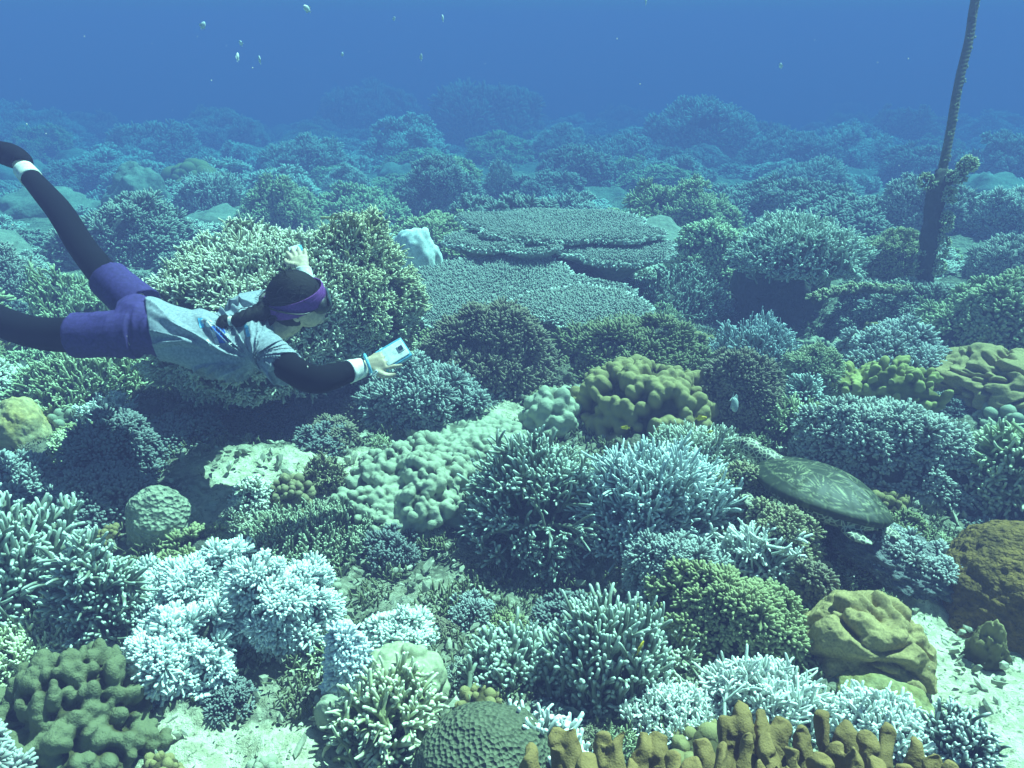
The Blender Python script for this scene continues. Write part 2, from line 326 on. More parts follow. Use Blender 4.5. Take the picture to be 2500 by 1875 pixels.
# ------------------------------------------------------------------ seabed
SAND = [  # photo pixels (2212 wide) of pale sand patches: x, y, half-width, half-height, strength
    (640, 1020, 280, 75, 0.95), (1020, 890, 130, 40, 0.8), (520, 1140, 140, 60, 0.8), (700, 1330, 60, 40, 0.5), (2105, 1450, 215, 200, 1.0), (2180, 1590, 150, 120, 1.0), (420, 1620, 360, 75, 0.9), (560, 1090, 190, 120, 0.75), (780, 1040, 140, 70, 0.7), (1080, 900, 80, 45, 0.7), (1480, 1450, 110, 40, 0.4), (930, 1290, 120, 60, 0.35), (600, 1470, 90, 60, 0.4)]
def build_seabed():
    n = 760; u = np.linspace(-1, 1, n)
    xs = np.sinh(u * 4.6) / math.sinh(4.6) * 48; v = np.linspace(-0.62, 1, n); ys = 2.0 + np.sinh(v * 4.6) / math.sinh(4.6) * 52
    X, Y = np.meshgrid(xs, ys); x, y = X.ravel(), Y.ravel(); p = np.stack([x, y, x * 0], 1)
    near = 1 - sstep(5, 9, np.hypot(x, y))
    z = seabed(x, y) + near * (0.045 * fbm(p * 7, 21, 3) + 0.020 * fbm(p * 26, 22, 3) - 0.012) + (1 - near) * 0.16 * fbm(p * 1.3, 23, 4)
    # sand mask from where the pale patches lie on the seabed
    k = 2500 / 2212.0; sand = np.zeros(len(x))
    for (cx, cy, hw, hh, s) in SAND:
        c = hit(cx * k, cy * k); rxx = hw * k / FPX * ((c - CAM) @ FWD); e = math.atan2(CAM[2], math.hypot(c[0], c[1])); ryy = hh * k / FPX * ((c - CAM) @ FWD) / math.sin(e)
        q = np.hypot((x - c[0]) / rxx, (y - c[1]) / ryy) + 0.35 * fbm(p * 3.5, 31, 3)
        sand = np.maximum(sand, s * (1 - sstep(0.7, 1.15, q)))
    i = np.arange(n - 1); I, J = np.meshgrid(i, i); a = (J * n + I).ravel()
    Q = np.stack([a, a + 1, a + n + 1, a + n], 1)
    m = bpy.data.materials.new('seabed'); m.use_nodes = True; nt = m.node_tree; L = nt.links.new; bs = nt.nodes['Principled BSDF']; bs.inputs['Roughness'].default_value = 0.95; bs.inputs['Specular IOR Level'].default_value = 0.1
    tc = nt.nodes.new('ShaderNodeTexCoord')
    def noise(s, d=4, r=0.6):
        q = _n(nt, 'ShaderNodeTexNoise'); q.inputs['Scale'].default_value = s; q.inputs['Detail'].default_value = d; q.inputs['Roughness'].default_value = r; L(tc.outputs['Object'], q.inputs['Vector']); return q.outputs[0]
    def rng(o, a, b, c=0.0, d=1.0):
        q = _n(nt, 'ShaderNodeMapRange'); L(o, q.inputs[0])
        for i_, v_ in ((1, a), (2, b), (3, c), (4, d)): q.inputs[i_].default_value = v_
        return q.outputs[0]
    turf = _mix(nt, rng(noise(7), 0.4, 0.62), (0.085, 0.088, 0.06), (0.24, 0.24, 0.17)); turf = _mix(nt, rng(noise(45, 3), 0.50, 0.64), turf, (0.40, 0.40, 0.30))
    sandc = _mix(nt, rng(noise(28, 5), 0.42, 0.6), (0.80, 0.77, 0.58), (0.50, 0.48, 0.33)); sandc = _mix(nt, rng(noise(70, 3), 0.58, 0.68), sandc, (0.20, 0.21, 0.13))
    at_ = _n(nt, 'ShaderNodeAttribute', attribute_name='sand')
    L(_mix(nt, at_.outputs['Fac'], turf, sandc), bs.inputs['Base Color'])
    b = nt.nodes.new('ShaderNodeBump'); b.inputs['Strength'].default_value = 0.9; b.inputs['Distance'].default_value = 0.02; L(noise(60, 5, 0.7), b.inputs['Height']); L(b.outputs[0], bs.inputs['Normal'])
    o = link('seabed', mesh_data('seabed', np.stack([x, y, z], 1), Q, None, m, {'sand': sand})); tag(o, 'pale coral sand and dark turf covered reef floor', 'seabed', kind='structure')

# ------------------------------------------------------------------ corals
PALE = lambda: material('pale branching coral', (0.30, 0.33, 0.22), (0.80, 0.82, 0.70), (0.16, 0.18, 0.11), tip=(0.3, 1.0))
GREYB = lambda: material('grey branching coral', (0.20, 0.23, 0.17), (0.62, 0.70, 0.62), (0.11, 0.12, 0.09), tip=(0.45, 1.0))
WHITE = lambda: material('bleached branching coral', (0.52, 0.58, 0.52), (0.90, 0.92, 0.88), (0.30, 0.33, 0.28), tip=(0.1, 0.9))
YELLOW = lambda: material('yellowish branching coral', (0.32, 0.33, 0.17), (0.80, 0.82, 0.62), (0.17, 0.18, 0.09), tip=(0.3, 1.0))
TAN = lambda: material('tan bushy coral', (0.19, 0.17, 0.10), (0.38, 0.36, 0.22), (0.10, 0.09, 0.055), tip=(0.3, 1.0))
BROWN = lambda: material('brown bushy coral', (0.12, 0.105, 0.075), (0.27, 0.245, 0.17), (0.065, 0.06, 0.045), tip=(0.3, 1.0))
BLUEG = lambda: material('blue grey bushy coral', (0.17, 0.185, 0.175), (0.42, 0.46, 0.44), (0.085, 0.095, 0.09), tip=(0.3, 1.0))
LILAC = lambda: material('lilac grey coral', (0.20, 0.205, 0.195), (0.50, 0.52, 0.50), (0.10, 0.10, 0.10), tip=(0.3, 1.0))
PBLUE = lambda: material('pale blue finger coral', (0.26, 0.31, 0.32), (0.58, 0.68, 0.70), (0.14, 0.17, 0.18), tip=(0.3, 1.0))
DARKB = lambda: material('dark bushy coral', (0.07, 0.075, 0.07), (0.25, 0.28, 0.27), (0.04, 0.04, 0.045), tip=(0.45, 1.0))
OLIVE = lambda: material('olive lobed coral', (0.085, 0.068, 0.024), (0.33, 0.275, 0.12), (0.06, 0.05, 0.02), tip=(0.15, 1.05), bump=0.5, scale=60)  # dark low tone paints shade into the gaps between knobs
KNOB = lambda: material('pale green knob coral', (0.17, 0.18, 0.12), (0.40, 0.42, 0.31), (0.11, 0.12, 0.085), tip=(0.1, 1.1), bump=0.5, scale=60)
LEATH = lambda: material('mustard leather coral', (0.38, 0.29, 0.13), None, (0.27, 0.20, 0.085), scale=160, bump=0.5, bscale=420, dist=0.003, amount=0.7)
COLUMN = lambda: material('brown finger coral', (0.12, 0.072, 0.024), (0.30, 0.20, 0.075), (0.065, 0.04, 0.015), scale=90, bump=0.6, bscale=260, tip=(0.45, 1.1), dist=0.004)
BRAIN = lambda: material('grey brain coral', (0.145, 0.155, 0.10), None, (0.10, 0.105, 0.07), scale=120, bump=1.0, cells=95, dist=0.012)
FAVIA = lambda: material('pale honeycomb coral', (0.34, 0.36, 0.26), None, (0.24, 0.26, 0.19), scale=80, bump=1.0, cells=75, dist=0.012)
GOLD = lambda: material('yellow boulder coral', (0.48, 0.35, 0.13), None, (0.46, 0.46, 0.33), scale=60, bump=0.5, bscale=120)
MOUND = lambda: material('brown encrusting coral', (0.23, 0.135, 0.035), None, (0.10, 0.06, 0.018), scale=42, bump=1.0, bscale=60, dist=0.03, patch=5, amount=0.8)
GREENB = lambda: material('green branching coral', (0.26, 0.29, 0.15), (0.66, 0.70, 0.45), (0.13, 0.15, 0.07), tip=(0.3, 1.0))
FIRE = lambda: material('yellow fire coral', (0.20, 0.185, 0.05), (0.40, 0.37, 0.13), (0.12, 0.11, 0.035), tip=(0.3, 1.0))
WHBLK = lambda: material('white boulder coral', (0.88, 0.90, 0.88), None, (0.70, 0.75, 0.74), scale=40, bump=0.4)
TURFR = lambda: material('turf covered dead plate', (0.20, 0.21, 0.22), (0.42, 0.44, 0.42), (0.10, 0.11, 0.12), scale=70, bump=1.0, bscale=120, dist=0.015, tip=(0.4, 1.2))
TABLE = lambda: material('grey table coral', (0.28, 0.30, 0.26), (0.45, 0.48, 0.43), (0.21, 0.23, 0.20), tip=(0.4, 1.1))

_seed = [11]
FOOT = []          # footprints of the large colonies: x, y, radius
def colony(kind, name, cat, label, box, mat, group=None, depth=0.9, place=None, core=0.8, **p):
    """One coral: an Empty at its foot with its living branches or skin, and its rocky base."""
    _seed[0] += 1; seed = p.pop('seed', _seed[0])
    c, rx, ry, h, rz = fit(*box, depth=depth) if place is None else place
    h *= p.pop('hk', 1.0)
    if p.pop('rel', False): p['lobe'] = 0.17 * min(rx, h * 1.3); p['R'] = 0.016 * rx; p['n'] = int(p['n'] * 1.7)
    if place is None and kind in ('branch', 'bush'): rx *= 0.9; ry *= 0.9; h *= 0.92
    c = np.array(c); c[2] += p.pop('lift', 0.0)
    FOOT.append((c[0], c[1], rx, ry)); root = empty(name, c, rz, label, cat, group); m = mat()
    lump = p.get('lump', 0.40 if kind == 'branch' else 0.30)
    if kind in ('branch', 'bush'):
        L = p.get('L', p.get('lobe', 0.05)); s = max(0.35, 1 - core * L / max(min(rx, h), 0.02)); un = p.get('under', 0.5)
        fn = branchy if kind == 'branch' else bushy
        part('branches', fn(rx, ry, h, seed=seed, **p), m, root)
        part('base', dome(rx * s, ry * s, h * s, seed, lump, 4, max(un, 0.6), rough=0.25), ROCK(), root)
    elif kind == 'knob':
        g = knobs(rx, ry, h, seed=seed, **p); part('living_skin', g, m, root)
    elif kind == 'clubs':
        vox = p.pop('fuse', 0); g = clubs(rx, ry, h, seed=seed, **p)
        if vox:
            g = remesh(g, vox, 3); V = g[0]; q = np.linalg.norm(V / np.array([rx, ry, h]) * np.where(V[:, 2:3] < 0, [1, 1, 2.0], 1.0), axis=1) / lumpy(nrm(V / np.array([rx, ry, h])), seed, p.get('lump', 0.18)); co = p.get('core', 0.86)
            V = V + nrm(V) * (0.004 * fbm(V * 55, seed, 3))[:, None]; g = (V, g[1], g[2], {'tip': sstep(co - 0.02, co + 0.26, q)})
        part('knobs', g, m, root)
    elif kind == 'dome':
        part('living_skin', dome(rx, ry, h, seed, **p), m, root)
    return root, c, rx, ry, h, rz

def build_corals():
    B = colony
    # --- the big staghorn hump in the middle
    B('branch', 'staghorn_coral', 'coral', 'tan half of the big central staghorn hump with drooping finger branches', (1010, 935, 1300, 1235), GREYB, n=430, L=0.15, R=0.0078, kids=4, up=0.42, low=-0.25, depth=0.85, jit=0.22, bend=0.14)
    B('branch', 'staghorn_coral', 'coral', 'blue-white tipped half of the big central staghorn hump', (1240, 945, 1560, 1200), lambda: material('blue white staghorn', (0.30, 0.36, 0.34), (0.82, 0.90, 0.90), (0.17, 0.2, 0.19), tip=(0.25, 1.0)), n=520, L=0.15, R=0.0072, kids=4, up=0.45, low=-0.15, depth=0.8, jit=0.2, bend=0.12)
    B('branch', 'staghorn_coral', 'coral', 'low pale green staghorn ridge just behind the central hump', (1370, 918, 1610, 1040), PALE, n=420, L=0.09, R=0.006, kids=3, up=0.4, depth=0.7)
    B('bush', 'cauliflower_coral', 'coral', 'tan cauliflower coral on the slope between staghorn hump and turtle', (1590, 1078, 1750, 1262), TAN, n=170, lobe=0.034, per=26, R=0.0042, depth=0.8)
    B('bush', 'cauliflower_coral', 'coral', 'tan cauliflower coral tucked against the right flank of the central staghorn hump', (1525, 1010, 1645, 1150), TAN, n=120, lobe=0.034, per=26, R=0.0042, depth=0.8)
    B('bush', 'cauliflower_coral', 'coral', 'blue-grey cauliflower coral in the shade under the central staghorn hump', (1335, 1130, 1570, 1330), BLUEG, n=220, lobe=0.034, per=26, R=0.0038, depth=0.7)
    B('branch', 'staghorn_coral', 'coral', 'sparse white staghorn sprigs below the tan cauliflower coral', (1520, 1130, 1725, 1290), WHITE, n=110, L=0.09, R=0.0062, kids=4, up=0.25, depth=0.6, spread=1.2)
    B('bush', 'cauliflower_coral', 'coral', 'olive tan cauliflower coral hanging over the dark hollow beside the leather coral', (1370, 1215, 1730, 1420), lambda: material('olive tan bushy coral', (0.16, 0.165, 0.075), (0.37, 0.38, 0.20), (0.08, 0.08, 0.04), tip=(0.3, 1.0)), n=250, lobe=0.04, per=28, R=0.0046, depth=0.6)
    B('bush', 'cauliflower_coral', 'coral', 'brown cauliflower coral at the foot of the grey turf plate', (1690, 1220, 1800, 1330), BROWN, n=90, lobe=0.034, per=26, R=0.0044, depth=0.8)
    # --- foreground
    B('dome', 'brain_coral', 'coral', 'large smooth olive grey brain coral dome at the bottom edge', (890, 1497, 1215, 1800), BRAIN, depth=0.9, amt=0.05, sub=6)
    B('branch', 'staghorn_coral', 'coral', 'stubby white tipped staghorn coral in front of the brain coral dome', (995, 1535, 1275, 1760), lambda: material('white tipped stubby coral', (0.26, 0.30, 0.27), (0.92, 0.95, 0.95), (0.15, 0.17, 0.15), tip=(0.35, 0.95)), n=170, L=0.085, R=0.0095, kids=2, up=0.5, depth=0.8, jit=0.25, tipr=0.7, kidlen=0.6)
    B('branch', 'staghorn_coral', 'coral', 'yellow-green staghorn coral with pale tips left of the brain coral dome', (735, 1440, 965, 1650), YELLOW, n=150, L=0.10, R=0.0078, kids=4, up=0.3, depth=0.85, tipr=0.7)
    B('branch', 'staghorn_coral', 'coral', 'tall grey finger staghorn with upright tips in the lower middle', (1165, 1290, 1430, 1540), GREYB, n=250, L=0.12, R=0.0085, kids=3, up=0.75, low=-0.2, depth=0.9, jit=0.16, bend=0.1, spread=0.6)
    B('branch', 'staghorn_coral', 'coral', 'low spreading grey finger staghorn left of the tall grey one', (1010, 1360, 1215, 1500), GREYB, n=130, L=0.10, R=0.0085, kids=3, up=0.45, depth=0.8, bend=0.1)
    B('branch', 'staghorn_coral', 'coral', 'ragged white staghorn bush with upright sprigs against the dark hollow', (1515, 1420, 1760, 1590), WHITE, n=190, L=0.10, R=0.0058, kids=5, up=0.5, depth=0.7, lump=0.35, spread=1.0)
    B('branch', 'staghorn_coral', 'coral', 'flat bright white thicket of short twigs behind the brown columns', (1325, 1475, 1570, 1620), WHITE, n=420, L=0.06, R=0.0048, kids=3, up=0.5, depth=0.8)
    B('branch', 'staghorn_coral', 'coral', 'cream white nubbly staghorn below the mustard leather coral', (1760, 1480, 2010, 1640), WHITE, n=230, L=0.07, R=0.0065, kids=4, up=0.35, depth=0.7, spread=1.0)
    B('branch', 'staghorn_coral', 'coral', 'dark staghorn with thin white tips at the edge of the sand slope', (1975, 1525, 2130, 1670), lambda: material('dark white tipped coral', (0.10, 0.12, 0.10), (0.85, 0.9, 0.85), (0.06, 0.07, 0.06), tip=(0.5, 0.95)), n=140, L=0.08, R=0.006, kids=2, up=0.4, depth=0.9)
    B('bush', 'cauliflower_coral', 'coral', 'small blue-white bushy coral upright beside the yellow-green staghorn', (712, 1362, 806, 1510), lambda: material('blue white bushy coral', (0.42, 0.49, 0.52), (0.80, 0.88, 0.92), (0.25, 0.3, 0.33), tip=(0.2, 1.0)), n=120, lobe=0.03, per=22, R=0.0042, depth=0.9)
    B('bush', 'cauliflower_coral', 'coral', 'small white bushy coral on the rubble above the pale lobed coral', (790, 1318, 945, 1420), lambda: material('white bushy coral', (0.45, 0.52, 0.48), (0.82, 0.88, 0.82), (0.25, 0.3, 0.27), tip=(0.2, 1.0)), n=110, lobe=0.028, per=22, R=0.004, depth=0.8)
    B('clubs', 'lobed_coral', 'coral', 'pale smooth lobed coral tucked behind the yellow-green staghorn', (795, 1400, 955, 1530), lambda: material('pale lobed coral', (0.42, 0.43, 0.28), None, (0.28, 0.30, 0.19), scale=80, bump=0.3), n=44, kr=0.03, ln=1.2, depth=0.8, sub=3, fuse=0.0035)
    B('knob', 'lobed_coral', 'coral', 'small round grey knob coral by the brain coral dome', (685, 1500, 745, 1570), KNOB, n=5, kr=0.9, amp=0.3, depth=0.9, sub=5)
    # --- left foreground
    B('branch', 'staghorn_coral', 'coral', 'large grey staghorn thicket with white tips at the left edge', (-120, 1062, 215, 1370), GREYB, n=330, L=0.17, R=0.0095, kids=5, up=0.45, low=-0.3, depth=0.8, jit=0.25)
    B('branch', 'staghorn_coral', 'coral', 'grey staghorn thicket with long drooping twigs beside the bleached coral', (150, 1160, 335, 1400), GREYB, n=210, L=0.13, R=0.008, kids=5, up=0.3, low=-0.4, depth=0.9)
    B('branch', 'staghorn_coral', 'coral', 'yellowish fine twigged staghorn cushion at the left edge', (-80, 1305, 195, 1470), lambda: material('cream staghorn', (0.42, 0.44, 0.24), (0.80, 0.82, 0.58), (0.24, 0.26, 0.13), tip=(0.25, 1.0)), n=480, L=0.08, R=0.0056, kids=3, up=0.35, depth=0.9)
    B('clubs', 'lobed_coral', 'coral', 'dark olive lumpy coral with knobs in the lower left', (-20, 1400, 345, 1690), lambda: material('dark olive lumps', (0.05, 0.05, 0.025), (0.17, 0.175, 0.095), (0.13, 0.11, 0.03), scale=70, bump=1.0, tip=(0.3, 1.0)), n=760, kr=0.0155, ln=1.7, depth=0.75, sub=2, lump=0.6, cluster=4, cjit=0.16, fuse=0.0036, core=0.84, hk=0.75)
    B('bush', 'cauliflower_coral', 'coral', 'lilac grey bushy coral in the bottom corner at the left edge', (-110, 1485, 122, 1830), LILAC, n=170, lobe=0.035, per=24, R=0.0042, depth=0.8)
    bl = lambda: material('bleached bushy coral', (0.42, 0.48, 0.46), (0.82, 0.88, 0.86), (0.24, 0.28, 0.27), tip=(0.1, 0.9))
    B('bush', 'bleached_coral', 'coral', 'bleached white-blue bushy coral, widest lobe of the white clump', (318, 1172, 570, 1345), bl, n=330, lobe=0.036, per=26, R=0.0038, depth=0.8, lump=0.65, cone=0.05)
    B('bush', 'bleached_coral', 'coral', 'bleached white-blue bushy coral overhanging a dark hollow', (505, 1195, 740, 1420), bl, n=330, lobe=0.036, per=26, R=0.0038, depth=0.8, lump=0.65, cone=0.05)
    B('bush', 'bleached_coral', 'coral', 'bleached white-blue bushy coral, lowest and smallest of the white clump', (295, 1315, 510, 1510), bl, n=330, lobe=0.036, per=26, R=0.0038, depth=0.8, lump=0.65, cone=0.05)
    # --- left middle
    B('dome', 'honeycomb_coral', 'coral', 'pale grey honeycomb coral block with a smooth rounded side on the sand', (290, 1042, 432, 1175), FAVIA, depth=0.8, amt=0.12, sub=6)
    B('branch', 'soft_coral', 'soft coral', 'grey-green finger soft coral spread over rubble left of the knob coral', (495, 1085, 865, 1265), lambda: material('grey green finger coral', (0.18, 0.20, 0.12), (0.52, 0.56, 0.40), (0.10, 0.11, 0.07), tip=(0.4, 1.0)), n=600, L=0.075, R=0.0052, kids=3, up=0.5, depth=0.85, lump=0.3, spread=0.5)
    B('bush', 'cauliflower_coral', 'coral', 'small pale rimmed bush coral on the rubble by the honeycomb block', (508, 1035, 600, 1110), PALE, n=60, lobe=0.03, per=20, R=0.0045, depth=0.8)
    B('clubs', 'lettuce_coral', 'coral', 'brown crinkled lettuce coral in the rubble bed', (580, 1030, 680, 1105), lambda: material('brown lettuce coral', (0.15, 0.13, 0.07), (0.3, 0.27, 0.15), (0.08, 0.07, 0.04), scale=60), n=90, kr=0.016, ln=1.3, depth=0.8, lump=0.4)
    B('branch', 'finger_coral', 'coral', 'small tan finger coral tuft above the grey-green soft coral', (655, 978, 755, 1070), TAN, n=110, L=0.06, R=0.005, kids=3, up=0.5, depth=0.8)
    B('bush', 'soft_coral', 'soft coral', 'dark plum bushy soft coral at the edge of the deep shadow', (150, 892, 365, 1050), DARKB, n=170, lobe=0.045, per=24, R=0.005, depth=0.8)
    B('bush', 'soft_coral', 'soft coral', 'dark brown bushy soft coral leaning on the honeycomb block', (120, 1010, 345, 1140), DARKB, n=150, lobe=0.042, per=24, R=0.005, depth=0.8)
    B('bush', 'soft_coral', 'soft coral', 'blue-grey layered bushy coral at the left edge above the staghorn thicket', (-60, 975, 130, 1110), BLUEG, n=150, lobe=0.045, per=24, R=0.0052, depth=0.8)
    B('dome', 'boulder_coral', 'coral', 'round yellow boulder coral with pale spots at the left edge', (-5, 853, 112, 965), GOLD, depth=0.9, amt=0.12, rough=0.035, rfreq=12, sub=6)
    B('branch', 'plate_coral', 'coral', 'pale ragged plate of short twigs near the yellow boulder coral', (175, 848, 300, 925), WHITE, n=120, L=0.06, R=0.006, kids=3, up=0.2, depth=0.8)
    B('bush', 'cauliflower_coral', 'coral', 'greenish bush coral between yellow boulder and diver shadow', (115, 930, 210, 1020), GREENB, n=80, lobe=0.035, per=20, R=0.005, depth=0.8)
    B('branch', 'staghorn_coral', 'coral', 'grey mat of fine staghorn under the trailing leg', (40, 745, 345, 900), GREENB, n=520, L=0.09, R=0.0068, kids=3, up=0.4, depth=0.8)
    B('branch', 'staghorn_coral', 'coral', 'rounded grey staghorn cushion seen between the two legs', (45, 582, 375, 760), GREENB, n=620, L=0.10, R=0.0075, kids=3, up=0.35, depth=0.8)
    B('bush', 'cauliflower_coral', 'coral', 'pale mixed bush coral at the left edge below the leg', (-90, 775, 100, 890), PALE, n=140, lobe=0.045, per=22, R=0.006, depth=0.8)
    # --- the colony beneath the swimmer: a mushroom hump standing on a dark stem
    c, rx, ry, h, rz = fit(345, 475, 925, 1000, 0.7)
    R0 = np.array([[math.cos(rz), -math.sin(rz)], [math.sin(rz), math.cos(rz)]])
    def hump(name, label, px0, py0, px1, py1, zc, mat, n, L, R, **p):
        k = 2500 / 2212; a = at((px0 + px1) / 2 * k, (py0 + py1) / 2 * k, zc); w = (px1 - px0) / 2 * k / FPX * zc; hh = (py1 - py0) / 2 * k / FPX * zc
        return colony('branch', 'thicket_coral', 'coral', label, None, mat, place=(a, w, w * p.pop('dep', 0.75), hh * p.pop('hs', 1.0), -math.atan2(a[0], a[1])), n=n, L=L, R=R, under=1.0, low=-0.75, **p)
    hump('thicket_coral', 'big cream branching coral hump right beneath the swimmer', 330, 500, 790, 868, 3.45, lambda: material('cream thicket', (0.36, 0.37, 0.25), (0.82, 0.83, 0.68), (0.16, 0.17, 0.10), tip=(0.3, 1.0)), 2300, 0.085, 0.0072, kids=4, up=0.25, lump=0.3, spread=1.0)
    hump('thicket_coral', 'yellow crested branching coral hump by the outstretched hand', 600, 470, 890, 865, 3.6, lambda: material('cream yellow thicket', (0.33, 0.33, 0.18), (0.76, 0.76, 0.54), (0.16, 0.16, 0.08), tip=(0.3, 1.0)), 2000, 0.08, 0.0068, kids=4, up=0.25, lump=0.3, spread=1.0)
    return c, rx, ry, h, rz

def build_corals_two():
    B = colony
    # --- the middle: soft brown bushes, knobs, lobes
    B('bush', 'soft_coral', 'soft coral', 'blue-grey pompom soft coral under the camera hand', (780, 768, 1075, 930), BLUEG, n=190, lobe=0.06, per=34, R=0.0052, depth=0.8, lump=0.35)
    B('bush', 'soft_coral', 'soft coral', 'dark brown bushy soft coral bank right of the yellow crested hump', (885, 655, 1215, 860), BROWN, n=330, lobe=0.055, per=30, R=0.0055, depth=0.8, lump=0.3)
    B('bush', 'soft_coral', 'soft coral', 'olive brown bushy soft coral bank behind the olive lobed coral', (1180, 672, 1540, 850), lambda: material('olive brown soft coral', (0.13, 0.135, 0.07), (0.29, 0.29, 0.16), (0.08, 0.08, 0.045), tip=(0.3, 1.0)), n=340, lobe=0.055, per=30, R=0.0055, depth=0.8, lump=0.3)
    B('bush', 'soft_coral', 'soft coral', 'grey-brown bushy soft coral right of the olive lobed coral', (1480, 755, 1680, 930), BROWN, n=230, lobe=0.045, per=28, R=0.0048, depth=0.8, lump=0.25)
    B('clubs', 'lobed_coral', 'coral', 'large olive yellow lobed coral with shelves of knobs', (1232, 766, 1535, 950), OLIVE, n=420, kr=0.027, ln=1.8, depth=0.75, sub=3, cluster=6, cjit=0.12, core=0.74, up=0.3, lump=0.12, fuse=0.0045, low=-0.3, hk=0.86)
    B('clubs', 'lobed_coral', 'coral', 'small grey-green lobed coral at the left foot of the olive one', (1128, 850, 1245, 935), KNOB, n=70, kr=0.026, ln=1.5, depth=0.8, sub=3, fuse=0.0045)
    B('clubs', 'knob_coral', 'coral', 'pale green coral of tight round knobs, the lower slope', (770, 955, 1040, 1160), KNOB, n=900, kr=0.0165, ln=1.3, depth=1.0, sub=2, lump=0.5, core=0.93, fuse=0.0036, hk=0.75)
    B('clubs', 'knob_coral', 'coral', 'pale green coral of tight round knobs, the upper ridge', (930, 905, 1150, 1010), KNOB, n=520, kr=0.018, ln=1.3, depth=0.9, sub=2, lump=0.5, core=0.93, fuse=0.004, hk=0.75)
    B('branch', 'finger_coral', 'coral', 'pale blue finger coral thicket behind the grey-brown soft coral', (1520, 680, 1720, 830), PBLUE, n=420, L=0.10, R=0.0062, kids=3, up=0.6, depth=0.9, lump=0.3, spread=0.5)
    B('bush', 'cauliflower_coral', 'coral', 'lilac grey bush coral below the dark overhang', (1800, 700, 2035, 835), LILAC, n=240, lobe=0.06, per=26, R=0.0065, depth=0.8, lump=0.35)
    B('bush', 'soft_coral', 'soft coral', 'round pale olive soft coral cushion above the small pale dome', (1675, 742, 1815, 870), lambda: material('pale olive soft coral', (0.25, 0.27, 0.15), (0.44, 0.46, 0.28), (0.17, 0.18, 0.1), tip=(0.2, 1.0)), n=170, lobe=0.04, per=30, R=0.004, depth=0.9)
    B('branch', 'cushion_coral', 'coral', 'small pale dome of tight short twigs beside the yellow fire coral', (1680, 800, 1785, 900), lambda: material('pale cushion coral', (0.30, 0.36, 0.33), (0.76, 0.84, 0.80), (0.17, 0.2, 0.18), tip=(0.3, 1.0)), n=330, L=0.045, R=0.0062, kids=0, up=0.1, depth=0.9, jit=0.06)
    B('clubs', 'fire_coral', 'coral', 'crumpled yellow fire coral right of the small pale dome', (1768, 782, 1995, 900), FIRE, n=330, kr=0.018, ln=1.7, depth=0.7, lump=0.6, cluster=3, cjit=0.2, up=0.1, fuse=0.005)
    B('bush', 'cauliflower_coral', 'coral', 'wide grey bush coral overhanging the turtle shell', (1695, 855, 2075, 1060), lambda: material('grey bush coral', (0.20, 0.21, 0.18), (0.50, 0.53, 0.48), (0.10, 0.11, 0.1), tip=(0.35, 1.0)), n=380, lobe=0.045, per=26, R=0.0052, depth=0.6, lump=0.3)
    B('branch', 'staghorn_coral', 'coral', 'sparse white knobbed twigs in front of the small pale dome', (1630, 855, 1780, 960), GREENB, n=80, L=0.09, R=0.007, kids=3, up=0.3, depth=0.7)
    B('branch', 'staghorn_coral', 'coral', 'green-white antler coral at the right edge', (2045, 895, 2260, 1120), lambda: material('green white antler coral', (0.30, 0.34, 0.18), (0.78, 0.82, 0.58), (0.15, 0.17, 0.09), tip=(0.3, 0.95)), n=240, L=0.13, R=0.0088, kids=4, up=0.3, depth=0.8, spread=1.1, lump=0.3)
    B('bush', 'cauliflower_coral', 'coral', 'large olive green bush coral at the right edge beside the mooring rope', (1990, 600, 2290, 780), lambda: material('olive green bush', (0.20, 0.22, 0.11), (0.48, 0.50, 0.30), (0.09, 0.1, 0.06), tip=(0.35, 1.0)), n=300, lobe=0.06, per=24, R=0.0072, depth=0.8, lump=0.4)
    k = 2500 / 2212; a = at(1716 * k, 566 * k, 4.75); w = 126 * k / FPX * 4.75
    B('branch', 'thicket_coral', 'coral', 'rounded white twig coral overhanging the dark cave', None, lambda: material('white overhang coral', (0.32, 0.37, 0.30), (0.80, 0.86, 0.74), (0.17, 0.2, 0.15), tip=(0.3, 1.0)), place=(a, w, w * 0.8, w * 0.72, -math.atan2(a[0], a[1])), n=620, L=0.12, R=0.0085, kids=4, up=0.15, low=-0.2, lump=0.3, under=0.6)
    g0 = a + [0.05, 0.35, 0]; g0[2] = seabed(g0[0], g0[1])[0]; B('dome', 'reef_rock', 'rock', 'dark rock ledge carrying the white overhang coral', None, ROCK, place=(g0, w * 0.85, w * 0.5, a[2] - g0[2] + 0.06, 0), amt=0.3, sub=5)
    B('bush', 'cauliflower_coral', 'coral', 'mixed grey bush coral left of the white overhang coral', (1430, 490, 1615, 620), GREENB, n=190, lobe=0.06, per=22, R=0.0075, depth=0.8, lump=0.35)
    B('branch', 'staghorn_coral', 'coral', 'grey rubble staghorn in front of the table coral', (1340, 580, 1590, 690), GREYB, n=330, L=0.10, R=0.0072, kids=4, up=0.3, depth=0.9, lump=0.3)
    B('dome', 'boulder_coral', 'coral', 'smooth bright white boulder coral left of the table coral', (846, 490, 962, 604), WHBLK, depth=0.8, amt=0.16, rough=0.06, rfreq=5)
    B('dome', 'mound_coral', 'coral', 'huge dark brown coral mound at the right edge', (1990, 1105, 2420, 1400), MOUND, depth=0.95, amt=0.10, sub=7, rough=0.05, rfreq=12)
    B('dome', 'encrusting_coral', 'coral', 'low olive brown crust with pale cracks under the leather coral', (1790, 1445, 1995, 1560), lambda: material('olive crust', (0.22, 0.19, 0.06), None, (0.42, 0.42, 0.25), scale=60, bump=0.8, patch=14), depth=0.7, amt=0.15, sub=6)
